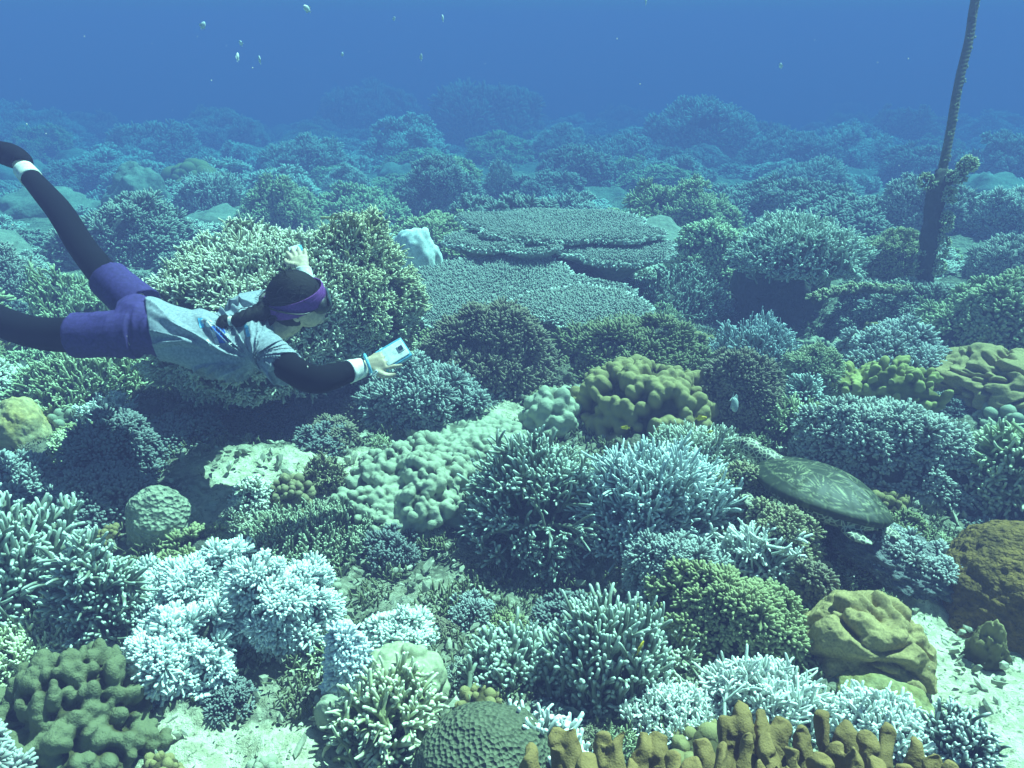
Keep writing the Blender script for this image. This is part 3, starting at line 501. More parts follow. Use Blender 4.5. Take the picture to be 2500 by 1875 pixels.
    B('dome', 'boulder_coral', 'coral', 'small smooth green dome peeping between cauliflower coral and turtle', (1675, 1085, 1760, 1180), lambda: material('smooth green coral', (0.20, 0.23, 0.13), None, (0.15, 0.17, 0.10), scale=60, bump=0.3), depth=0.9, amt=0.05)
    B('dome', 'boulder_coral', 'coral', 'small tan lumpy coral beside the sand slope, upper one', (2070, 1295, 2140, 1350), OLIVE, depth=0.9, amt=0.3, rough=0.12, rfreq=8)
    B('dome', 'boulder_coral', 'coral', 'small tan lumpy coral beside the sand slope, lower one', (2085, 1345, 2160, 1430), OLIVE, depth=0.9, amt=0.3, rough=0.12, rfreq=8)
    plate()
    table()
    leather('leather_coral', 'mustard leather coral with thick folded lobes on the sand slope', (1715, 1275, 1985, 1480), 0.85, 7, 3)
    leather('leather_coral', 'olive mustard leather coral with lobed edge at the right edge', (1990, 755, 2330, 900), 0.75, 15, 8)
    columns()

def plate():
    """Dead plate grown over with turf, lying tilted, a pale tip at its end."""
    c, rx, ry, h, rz = fit(1785, 1140, 2065, 1290, 0.7)
    root = empty('dead_plate', c, rz, 'sloping grey turf covered plate with a pale tip beside the big brown mound', 'dead coral')
    D, T = ico(6); th = np.arctan2(D[:, 1], D[:, 0]); r = 1 + 0.28 * fbm(np.stack([np.cos(th) * 1.3, np.sin(th) * 1.3, th * 0], 1), 4, 3)
    V = D * np.array([rx, ry, h * 0.55]) * np.stack([r, r, r * 0 + 1], 1); V += (nrm(D) * (0.03 * fbm(D * 5, 3, 4) + 0.02 * fbm(D * 16, 8, 3))[:, None])
    V[:, 2] = np.where(V[:, 2] < 0, V[:, 2] * 0.45, V[:, 2]) + h * 0.42 - V[:, 0] * 0.22
    part('plate', (V, None, T, {'tip': np.clip(D[:, 2] * 0.6 + V[:, 0] / rx * 0.55, 0, 1)}), TURFR(), root)
    part('base', dome(rx * 0.55, ry * 0.5, h * 0.5, 5, 0.2, 4), ROCK(), root)
    g = bushy(rx * 0.9, ry * 0.85, h * 0.55, 90, 0.028, 16, 0.0042, seed=77, low=0.25); part('turf_growth', moved(g, off=(0, 0, h * 0.42)), LILAC(), root)

def table():
    """Table coral: overlapping thin plates bristling with short twigs on one stem."""
    c = hit(1205 * 1.13, 700 * 1.13); c = c + np.array([0.12, 0.55, 0]) ; c[2] = seabed(c[0], c[1])[0]
    root = empty('table_coral', c, -math.atan2(c[0], c[1]), 'wide grey table coral of overlapping flat plates', 'coral')
    rng = np.random.default_rng(5); K = 2500 / 2212
    def tier(x, y, zc, rx, ry, seed, tilt=(0, 0), thick=0.03, dens=9000, rim=620, R=0.0055, name='plate'):
        P = at(x * K, y * K, zc) - c; n = 128; th = np.arange(n) / n * 2 * np.pi
        ed = 1 + 0.26 * fbm(np.stack([np.cos(th) * 1.6, np.sin(th) * 1.6, th * 0], 1), seed, 3) * 1.8 + 0.012 * rng.normal(0, 1, n)
        ring = np.array([0.02, 0.3, 0.6, 0.85, 0.97, 1.0, 0.96, 0.75, 0.4, 0.12]); zz = np.array([0, 0.005, 0.012, 0.02, 0.016, 0, -0.02, -0.05, -0.13, -0.24])
        X = (ed * np.cos(th))[None] * ring[:, None] * rx; Y = (ed * np.sin(th))[None] * ring[:, None] * ry; Z = np.repeat(zz[:, None], n, 1) + X * tilt[0] + Y * tilt[1] + 0.015 * vnoise(np.stack([X.ravel() * 4, Y.ravel() * 4, X.ravel() * 0], 1), seed).reshape(X.shape)
        V = np.stack([X, Y, Z], -1).reshape(-1, 3); j = np.arange(n); j2 = (j + 1) % n
        Q = np.concatenate([np.stack([i * n + j, i * n + j2, (i + 1) * n + j2, (i + 1) * n + j], 1) for i in range(len(ring) - 1)])[:, ::-1]
        V = np.concatenate([V, [[0, 0, 0]]]); T = np.stack([j2, j, np.full(n, len(V) - 1)], 1)[:, ::-1]
        slab = (V, Q, T, {})
        # twigs over the top and fringing the edge
        a = rng.uniform(0, 2 * np.pi, dens); q = np.sqrt(rng.uniform(0, 0.97, dens)); e = np.interp(a, np.append(th, 2 * np.pi), np.append(ed, ed[0]))
        x_ = q * e * np.cos(a) * rx; y_ = q * e * np.sin(a) * ry; b = np.stack([x_, y_, x_ * tilt[0] + y_ * tilt[1] + np.interp(q, ring[:6], zz[:6]) + 0.015 * vnoise(np.stack([x_ * 4, y_ * 4, x_ * 0], 1), seed) - 0.003], 1)
        g = nrm(np.stack([np.cos(a) * q * 0.5, np.sin(a) * q * 0.5, np.ones(dens)], 1) + rng.normal(0, 0.22, (dens, 3))); ln = rng.uniform(0.010, 0.022, dens)
        t1 = tubes(b[:, None] + g[:, None] * (np.array([0, 0.6, 1.0])[None, :] * ln[:, None])[:, :, None], R * 0.8 * rng.uniform(0.8, 1.2, dens)[:, None] * np.array([1.1, 1, 0.7])[None], 5, np.array([0.0, 0.25, 0.5]))
        a = rng.uniform(0, 2 * np.pi, rim); e = np.interp(a, np.append(th, 2 * np.pi), np.append(ed, ed[0])); x_ = e * np.cos(a) * rx * 0.97; y_ = e * np.sin(a) * ry * 0.97
        b = np.stack([x_, y_, x_ * tilt[0] + y_ * tilt[1] + rng.uniform(-0.012, 0.012, rim)], 1); g = nrm(np.stack([np.cos(a), np.sin(a), rng.uniform(0, 0.7, rim)], 1) + rng.normal(0, 0.2, (rim, 3))); ln = rng.uniform(0.018, 0.036, rim)
        t2 = tubes(b[:, None] + g[:, None] * (np.array([0, 0.6, 1.0])[None, :] * ln[:, None])[:, :, None], R * np.ones((rim, 1)) * np.array([1.1, 1, 0.7])[None], 5, np.array([0.3, 1.0, 1.0]))
        pl = part(name, slab, TABLE(), root, loc=P)
        part('twigs', join(t1, t2), lambda_mat('table twigs', (0.25, 0.27, 0.24), (0.62, 0.66, 0.60)), pl)
    tier(1215, 490, 5.15, 0.63, 0.40, 3, (-0.02, 0.03))
    tier(1320, 535, 4.92, 0.40, 0.30, 7, (0.0, 0.05), dens=3200)
    tier(1060, 520, 4.95, 0.30, 0.24, 11, (0.06, 0.04), dens=2000, rim=360)
    tier(1150, 535, 4.8, 0.17, 0.11, 12, (0.05, 0.10), dens=700, rim=220)
    st = limb([(0.0, 0.0, -0.05), (0.02, 0.1, 0.12), (0.0, 0.15, 0.26)], (0.26, 0.18, 0.2), m=14, n=24)
    part('stem', (st[0] + np.random.default_rng(1).normal(0, 0.006, st[0].shape), st[1], st[2], {}), ROCK(), root)
    # lower, broad apron in front of it: a separate colony
    c2 = hit(1120 * K, 690 * K) + np.array([0, 0.45, 0]); c2[2] = seabed(c2[0], c2[1])[0]
    root2 = root; root = empty('table_coral', c2, -math.atan2(c2[0], c2[1]), 'low grey-green apron of fine twigs sloping below the table coral', 'coral')
    c = c2
    tier(1110, 632, 4.5, 0.66, 0.42, 23, (0.0, 0.22), dens=7500, rim=700, R=0.0062)
    tier(1270, 668, 4.15, 0.40, 0.24, 27, (-0.04, 0.18), dens=3000, rim=400, R=0.006)
    st = limb([(0.0, 0.0, -0.1), (0.0, 0.1, 0.05), (0.0, 0.1, 0.16)], (0.4, 0.32, 0.3), m=10, n=24); part('stem', st, ROCK(), root)

def lambda_mat(key, base, tipc): return material(key, base, tipc, tuple(v * 0.7 for v in base), tip=(0.3, 1.0))

def leather(name, label, box, depth, k, seed):
    """Mushroom of leathery tissue whose rim folds into thick sausage lobes."""
    c, rx, ry, h, rz = fit(*box, depth=depth); root = empty(name, c, rz, label, 'soft coral'); rng = np.random.default_rng(seed); s = min(rx, ry)
    D, T = ico(7); w = D + 0.35 * np.stack([vnoise(D * 1.3, seed), vnoise(D * 1.3, seed + 1), vnoise(D * 1.3, seed + 2)], 1)
    q = np.abs(vnoise(w * (k / 3.4), seed + 6)) + 0.25 * np.abs(vnoise(w * (k / 1.7), seed + 9)); fold = np.sqrt(np.clip(q * 2.4, 0, 1))
    V = D * np.array([rx, ry, h]) * lumpy(D, seed, 0.16)[:, None] * (0.70 + 0.34 * fold)[:, None]; V[:, 2] = np.where(V[:, 2] < 0, V[:, 2] * 0.5, V[:, 2]); V[:, 2] += h * 0.12
    V = V + nrm(D) * (0.003 * fbm(D * 40, seed, 3))[:, None]; g = (V, None, T)
    part('cap', (V, g[1], g[2], {}), LEATH(), root)
    part('stalk', dome(rx * 0.6, ry * 0.55, h * 0.5, seed, 0.15, 4, 0.8), LEATH(), root)

def columns():
    """Rows of stout brown columns along the bottom edge."""
    K = 2500 / 2212; rng = np.random.default_rng(41)
    groups = [('short stout brown columns in front of the stubby white coral', [(1145, 1618), (1205, 1585), (1235, 1590), (1300, 1600), (1335, 1605), (1390, 1598), (1425, 1600), (1455, 1640), (1270, 1650), (1365, 1655)]),
              ('tall brown columns rising in the middle of the bottom edge', [(1520, 1600), (1570, 1565), (1605, 1530), (1650, 1545), (1690, 1555), (1735, 1575), (1780, 1560), (1560, 1630), (1615, 1600), (1665, 1610), (1720, 1630), (1500, 1650), (1780, 1640), (1640, 1660), (1700, 1675)]),
              ('lumpy brown columns with pale edges at the lower edge of the sand slope', [(1830, 1570), (1880, 1600), (1925, 1575), (1975, 1615), (2020, 1640), (1850, 1640), (1900, 1655), (1960, 1665), (2060, 1660), (1815, 1625)])]
    for label, tops in groups:
        pts = [at(x * K, y * K, 1.55 - max(0, y - 1560) * 0.0022) for x, y in tops]; foot = np.mean(pts, 0); foot[2] = seabed(foot[0], foot[1])[0]
        root = empty('column_coral', foot, 0, label, 'coral'); gs = []
        for p in pts:
            p = p - foot; R = rng.uniform(0.016, 0.023); lean = rng.normal(0, 0.015, 2); b = np.array([p[0] * 0.95 + lean[0], p[1] - 0.16 + lean[1], p[2] - rng.uniform(0.2, 0.26)])
            gs.append(limb([b, b * 0.5 + p * 0.5 + [*rng.normal(0, 0.008, 2), 0], p - [0, 0, R * 0.7], p + [0, 0, R * 0.15]], [R * 1.5, R * 1.15, R * 0.85, R * 0.4], 16, 12, (1, 0, 0), rng.uniform(0.75, 1.2)))
        rx = np.ptp([p[0] for p in pts]) / 2 + 0.03; D, T = ico(4)
        V = D * np.array([rx, 0.11, 0.12]) + np.mean([p - foot for p in pts], 0) * [1, 1, 0] + [0, -0.14, np.mean([p[2] for p in pts]) - foot[2] - 0.33]
        g = remesh(join(*gs, (V, None, T, {})), 0.0045, 3); V = g[0]; top = V[:, 2]
        V = V + np.stack([fbm(V * [30, 30, 12], 5, 3), fbm(V * [30, 30, 12], 6, 3), fbm(V * 22, 7, 2)], 1) * 0.022
        ht = (top - top.min()) / np.ptp(top); part('columns', (V, g[1], g[2], {'tip': np.clip(ht * 1.15 + 0.25 * fbm(V * 60, 8, 2), 0, 1)}), COLUMN(), root)
        z = max(np.mean([p[2] for p in pts]) - foot[2] - 0.3, 0.05); part('base', dome(rx * 0.9, 0.12, z, 3, 0.15, 3, 0.5), ROCK(), root)


# ------------------------------------------------------------------ reef fading into the distance, small growth, rubble
K = 2500 / 2212.0
def solid_copy(src, loc, sc, rz, label=None, group=None):
    r = src.copy(); COL.objects.link(r); r.location = loc; r.scale = sc; r.rotation_euler = (0, 0, rz)
    if label: r['label'] = label
    if group: r['group'] = group
    for ch in src.children:
        c = ch.copy(); COL.objects.link(c); c.parent = r
    return r
def build_far():
    B = colony; far = dict(sides=4)
    FG = lambda: material('far grey coral', (0.25, 0.25, 0.21), (0.52, 0.52, 0.45), (0.13, 0.13, 0.11), tip=(0.3, 1.0))
    FP = lambda: material('far pale coral', (0.34, 0.34, 0.29), (0.66, 0.66, 0.58), (0.2, 0.2, 0.16), tip=(0.3, 1.0))
    FD = lambda: material('far dark coral', (0.16, 0.17, 0.14), (0.40, 0.42, 0.35), (0.09, 0.095, 0.08), tip=(0.4, 1.0))
    FO = lambda: material('far olive coral', (0.24, 0.24, 0.12), (0.54, 0.53, 0.30), (0.13, 0.135, 0.07), tip=(0.3, 1.0))
    SM = lambda: material('far smooth coral', (0.26, 0.28, 0.22), None, (0.17, 0.19, 0.15), scale=25, bump=0.6, bscale=30, dist=0.02)
    b = lambda label, box, mat, lobe=0.13, n=170, R=0.016, per=16, **k: B('bush', 'bush_coral', 'coral', label, box, mat, n=n, lobe=lobe, per=per + 6, R=R, sides=4, rel=True, **{**dict(depth=0.8, lump=0.4), **k})
    b('huge shaggy coral mound rising in the middle of the hazy background', (890, 190, 1190, 335), FD, n=330, lobe=0.16, R=0.018)
    b('flat topped coral mound far behind, left of the huge shaggy mound', (680, 185, 905, 300), FG)
    b('broad coral mound in the haze above the table coral, right side', (1385, 225, 1645, 345), FG, n=240)
    b('rounded coral mound at the foot of the broad hazy mound', (1600, 290, 1805, 385), FG)
    b('olive topped coral mound directly behind the table coral', (1335, 388, 1575, 525), FO, n=260, lobe=0.10, R=0.013)
    b('dark bushy coral head behind the white boulder', (860, 352, 1045, 470), FD, lobe=0.10, R=0.012, n=230)
    B('branch', 'bush_coral', 'coral', 'pale topped twig coral on the shoulder of the dark bushy head', (1035, 352, 1130, 440), FP, n=260, L=0.16, R=0.012, kids=2, up=0.3, sides=4)
    b('small white tipped coral head below the huge shaggy mound', (1135, 275, 1268, 345), FP, lobe=0.12, R=0.014)
    b('low grey coral mound at the left, nearest the raised foot', (230, 270, 450, 375), FG)
    b('long low coral ridge in the haze at the left edge', (-60, 245, 215, 340), FG)
    B('dome', 'boulder_coral', 'coral', 'smooth pale boulder coral with a sloping side right of the raised leg', (243, 355, 372, 465), SM, depth=0.9, amt=0.25)
    B('dome', 'boulder_coral', 'coral', 'small round boulder coral beside the white ankle band', (125, 320, 225, 395), SM, depth=0.9, amt=0.12)
    B('clubs', 'lobed_coral', 'coral', 'yellowish lobed coral behind the smooth sloping boulder', (365, 352, 480, 425), OLIVE, n=80, kr=0.12, ln=1.1, depth=0.8, sub=3)
    B('branch', 'plate_coral', 'coral', 'pale branching shelf coral above a dark hollow, left background', (385, 368, 540, 470), FP, n=420, L=0.16, R=0.012, kids=3, up=0.35, low=0.1, sides=4, lump=0.3)
    b('tall bushy coral head right of the pale branching shelf', (560, 290, 760, 400), FG, n=230)
    b('pale domed coral head left of the dark bushy head', (690, 362, 820, 450), FP, lobe=0.1, R=0.013, n=200)
    b('olive coral rubble heap behind the cream hump', (520, 395, 700, 500), FO, lobe=0.09, R=0.012, n=200, depth=1.0)
    b('pale hazy coral plate at the far right', (1780, 225, 1890, 285), FP, depth=1.0)
    b('dark hazy coral mound left of the mooring rope', (1850, 235, 2030, 345), FD)
    b('low coral mound between the broad hazy mound and the rope', (1640, 345, 1850, 450), FG, n=230)
    b('grey coral heap behind the knot of the mooring rope', (1880, 385, 2085, 520), FG, n=230, lobe=0.09, R=0.012)
    b('hazy coral mound right of the mooring rope, upper one', (2080, 290, 2260, 400), FG)
    b('pale coral heap right of the mooring rope, lower one', (2070, 400, 2290, 530), FP, lobe=0.10, R=0.013, n=220)
    b('bushy grey coral right of the rope foot', (2075, 510, 2280, 620), FG, lobe=0.08, R=0.011, n=200)
    b('yellow-green bushy coral between white overhang coral and rope', (1830, 500, 1985, 640), FO, lobe=0.075, R=0.010, n=210, lump=0.45)
    b('dark shaggy coral behind the rounded staghorn cushion', (150, 430, 420, 580), FD, lobe=0.085, R=0.011, n=230)
    b('pale bush coral at the left edge behind the legs', (-60, 540, 120, 660), FG, lobe=0.08, R=0.010, n=200)
    # four kinds of coral head, copied over the reef until the water swallows them
    rng = np.random.default_rng(99); kinds = []
    far_at = (0, 30, 0)
    for i, (mat, lab) in enumerate(((FG, 'grey bushy coral head fading into the blue distance'), (FD, 'dark bushy coral head fading into the blue distance'), (FP, 'pale bushy coral head fading into the blue distance'), (FO, 'olive bushy coral head fading into the blue distance'))):
        for v in range(2):
            r = 0.5; c = np.array([-6.0 + 2 * i, 27.0 + 3 * v, 0.0]); c[2] = seabed(c[0], c[1])[0]
            o = B('bush', 'bush_coral', 'coral', lab, None, mat, group='%s heads over the distant reef' % lab.split()[0], place=(c, r, r * 0.85, r * (0.55 + 0.25 * v), 0), n=300 + 100 * v, lobe=0.075, per=18, R=0.0095, sides=4, lump=0.5)[0]
            kinds.append(o)
    o = B('dome', 'boulder_coral', 'coral', 'smooth boulder coral fading into the blue distance', None, SM, group='smooth boulders over the distant reef', place=(np.array([1.5, 22, seabed(1.5, 22)[0]]), 0.45, 0.4, 0.35, 0), amt=0.25, sub=4); kinds.append(o[0])
    done = [f for f in FOOT] + [(1.55, 4.75, 0.7, 0.5)]; count = 0
    for t in range(4000):
        if count >= 280: break
        d = 4.6 + 31 * rng.uniform() ** 1.5; a = rng.uniform(-0.70, 0.70); x, y = d * math.sin(a), d * math.cos(a)
        s = rng.uniform(0.45, 1.25) * (0.55 + 0.06 * d); r = 0.5 * s
        if any(((x - f[0]) / (f[2] + r * 0.55)) ** 2 + ((y - f[1]) / (f[3] + r * 0.55)) ** 2 < 0.8 for f in done): continue
        k = kinds[rng.integers(len(kinds))]
        solid_copy(k, (x, y, seabed(x, y)[0] - 0.06), (s, s, s * rng.uniform(0.6, 1.1)), rng.uniform(0, 6.28)); done.append((x, y, r * 0.8, r * 0.8)); count += 1

def build_small():
    """Tufts filling the gaps near the camera, then loose rubble and turf."""
    rng = np.random.default_rng(123); kinds = []
    defs = [('bush', 'small brown bushy coral tuft rooted between larger colonies', BROWN), ('bush', 'small olive bushy coral tuft rooted between larger colonies', lambda: _mats['olive tan bushy coral']), ('bush', 'small grey bushy coral tuft rooted between larger colonies', BLUEG),
            ('branch', 'small pale staghorn sprig rooted between larger colonies', PALE), ('branch', 'small green staghorn sprig rooted between larger colonies', GREENB), ('clubs', 'small knobbly green coral rooted between larger colonies', KNOB), ('clubs', 'small knobbly olive coral rooted between larger colonies', OLIVE), ('bush', 'small dark bushy coral tuft rooted between larger colonies', DARKB),
            ('rock', 'lump of dead coral rock lying between larger colonies', lambda: material('turfy rock', (0.17, 0.165, 0.115), None, (0.07, 0.07, 0.045), scale=45, bump=1.0, bscale=70, dist=0.02, patch=9)), ('rock', 'pale lump of broken coral rock lying between larger colonies', lambda: material('pale rock', (0.42, 0.42, 0.33), None, (0.20, 0.20, 0.14), scale=45, bump=1.0, bscale=70, dist=0.02, patch=10)),
            ('plate', 'small ragged coral plate lying between larger colonies', TABLE)]
    spots = []
    for t in range(30000):
        if len(spots) >= 300: break
        d = 1.15 + 4.3 * rng.uniform() ** 0.8; a = rng.uniform(-0.72, 0.72); x, y = d * math.sin(a), d * math.cos(a); r = rng.uniform(0.045, 0.12) * (0.75 + 0.12 * d)
        if any(((x - f[0]) / (f[2] * 0.92 + r * 0.3)) ** 2 + ((y - f[1]) / (f[3] * 0.92 + r * 0.3)) ** 2 < 1 for f in FOOT): continue
        if any((x - q[0]) ** 2 + (y - q[1]) ** 2 < (0.75 * (r + q[2])) ** 2 for q in spots): continue
        sv_ = sand_at(x, y)
        if sv_ > 0.45 and rng.uniform() < 0.88: continue
        if (x - 1.05) ** 2 + (y - 2.5) ** 2 < 0.12: continue
        w_ = np.array([x, y, seabed(x, y)[0] + r * 0.5]) - CAM; f_ = w_ @ FWD; u_, v_ = (1250 + FPX * (w_ @ RT) / f_) / K, (937.5 - FPX * (w_ @ UP) / f_) / K
        if any(b0 < u_ < b2 and b1 < v_ < b3 for b0, b1, b2, b3 in ((330, 850, 800, 985), (1000, 1215, 1380, 1300), (1540, 590, 1860, 740), (560, 1390, 770, 1520), (1400, 1400, 1720, 1450), (1950, 1280, 2300, 1800), (400, 955, 770, 1075), (770, 1210, 1000, 1300))): continue
        spots.append((x, y, r))
    n0 = len(FOOT)
    for i, (kind, lab, mat) in enumerate(defs):
        r = 0.1; p = dict(place=(np.array([spots[i][0], spots[i][1], seabed(spots[i][0], spots[i][1])[0] - 0.01]), r, r * 0.9, r * 0.75, 0), group=lab.split(' rooted')[0] + 's')
        if kind == 'bush': o = colony(kind, 'coral_tuft', 'coral', lab, None, mat, n=46, lobe=0.034, per=22, R=0.0044, lump=0.4, **p)[0]
        elif kind == 'rock': o = colony('dome', 'reef_rock', 'rock', lab.replace('rooted', 'lying'), None, mat, amt=0.5, sub=4, rough=0.35, **{**p, 'group': lab.split(' lying')[0] + 's'})[0]
        elif kind == 'plate': p['place'] = (*p['place'][:3], r * 0.35, 0); p['group'] = 'small ragged coral plates'; o = colony('branch', 'coral_plate', 'coral', lab, None, mat, n=150, L=0.04, R=0.0045, kids=3, up=0.1, low=-0.05, **p)[0]
        elif kind == 'branch': o = colony(kind, 'coral_tuft', 'coral', lab, None, mat, n=42, L=0.075, R=0.0055, kids=4, up=0.35, lump=0.4, spread=1.0, **p)[0]
        else: o = colony(kind, 'coral_tuft', 'coral', lab, None, mat, n=40, kr=0.021, ln=1.3, lump=0.35, **p)[0]
        s = spots[i][2] / r; o.scale = (s, s, s); kinds.append(o)
    del FOOT[n0:]
    for i in range(22):  # dark and brown tufts added to fill the shadow below the overhanging hump
        q = hit(rng.uniform(350, 790) * K, rng.uniform(880, 960) * K); s = rng.uniform(0.7, 1.5); solid_copy(kinds[(7, 0)[i % 2]], (q[0], q[1], seabed(q[0], q[1])[0] - 0.01), (s, s, s * 0.8), rng.uniform(0, 6.28))
    for x, y, r in spots[len(defs):]:
        s = r / 0.1; solid_copy(kinds[rng.integers(len(kinds))], (x, y, seabed(x, y)[0] - 0.012), (s, s, s * rng.uniform(0.7, 1.25)), rng.uniform(0, 6.28))
    # rubble: broken twigs and pebbles of dead coral
    n = 14000; d = 0.95 + 4.8 * rng.uniform(0, 1, n) ** 0.75; a = rng.uniform(-0.75, 0.75, n); x, y = d * np.sin(a), d * np.cos(a); kk = np.array([sand_at(u, w) < 0.8 or i % 3 < 2 for i, (u, w) in enumerate(zip(x, y))]); x, y, d, a = x[kk], y[kk], d[kk], a[kk]; n = len(x); z = seabed(x, y)
    D, T = ico(1); q = rng.normal(0, 1, (n, 3, 3)); q = np.linalg.qr(q)[0]; sc = (0.003 + 0.015 * rng.uniform(0, 1, n) ** 2.4)[:, None] * np.stack([rng.uniform(0.8, 1.9, n), rng.uniform(0.5, 1, n), rng.uniform(0.35, 0.8, n)], 1) * (0.8 + 0.12 * d)[:, None]
    V = np.einsum('nij,nkj->nki', q, D[None] * sc[:, None] * (1 + 0.32 * rng.normal(0, 1, (n, len(D), 1)))) + np.stack([x, y, z + 0.003], 1)[:, None]
    T_ = (T[None] + (np.arange(n) * len(D))[:, None, None]).reshape(-1, 3)
    o = part('rubble', (V.reshape(-1, 3), None, T_, {}), material('coral rubble', (0.50, 0.50, 0.39), None, (0.20, 0.20, 0.14), scale=30, patch=9, amount=0.9, bump=0.5), smooth=False)
    tag(o, 'broken bits of dead coral strewn over the seabed between the colonies', 'rubble', kind='stuff')
    m = 2600; d = 1.0 + 4.6 * rng.uniform(0, 1, m) ** 0.8; a = rng.uniform(-0.75, 0.75, m); x, y = d * np.sin(a), d * np.cos(a); per = 12
    sa = np.array([sand_at(u, w) for u, w in zip(x, y)]); k = sa < 0.5; x, y = x[k], y[k]; m = len(x); c = np.repeat(np.stack([x, y, seabed(x, y)], 1), per, 0) + np.concatenate([rng.normal(0, 0.022, (m * per, 2)), np.zeros((m * per, 1))], 1)
    g = nrm(np.stack([rng.normal(0, 0.5, m * per), rng.normal(0, 0.5, m * per), np.ones(m * per)], 1)); ln = rng.uniform(0.012, 0.04, m * per)
    P = c[:, None] + g[:, None] * (np.array([-0.1, 0.6, 1.0])[None] * ln[:, None])[:, :, None]
    o = part('turf', tubes(P, rng.uniform(0.0018, 0.004, m * per)[:, None] * np.array([1, 1, 0.7])[None], 4, np.array([0, 0.6, 1.0])), material('algae turf', (0.085, 0.09, 0.045), (0.24, 0.25, 0.14), (0.04, 0.042, 0.03), tip=(0.3, 1.0), patch=4))
    tag(o, 'short brown-green algae turf growing over the reef floor', 'algae', kind='stuff')
_sp = []
def sand_at(x, y):
    if not _sp:
        for (cx, cy, hw, hh, s) in SAND:
            c = hit(cx * K, cy * K); zc = (c - CAM) @ FWD; e = math.atan2(CAM[2], math.hypot(c[0], c[1])); _sp.append((c[0], c[1], hw * K / FPX * zc, hh * K / FPX * zc / math.sin(e), s))
    return max(s if ((x - a) / b) ** 2 + ((y - c) / d) ** 2 < 1 else 0 for a, c, b, d, s in _sp)

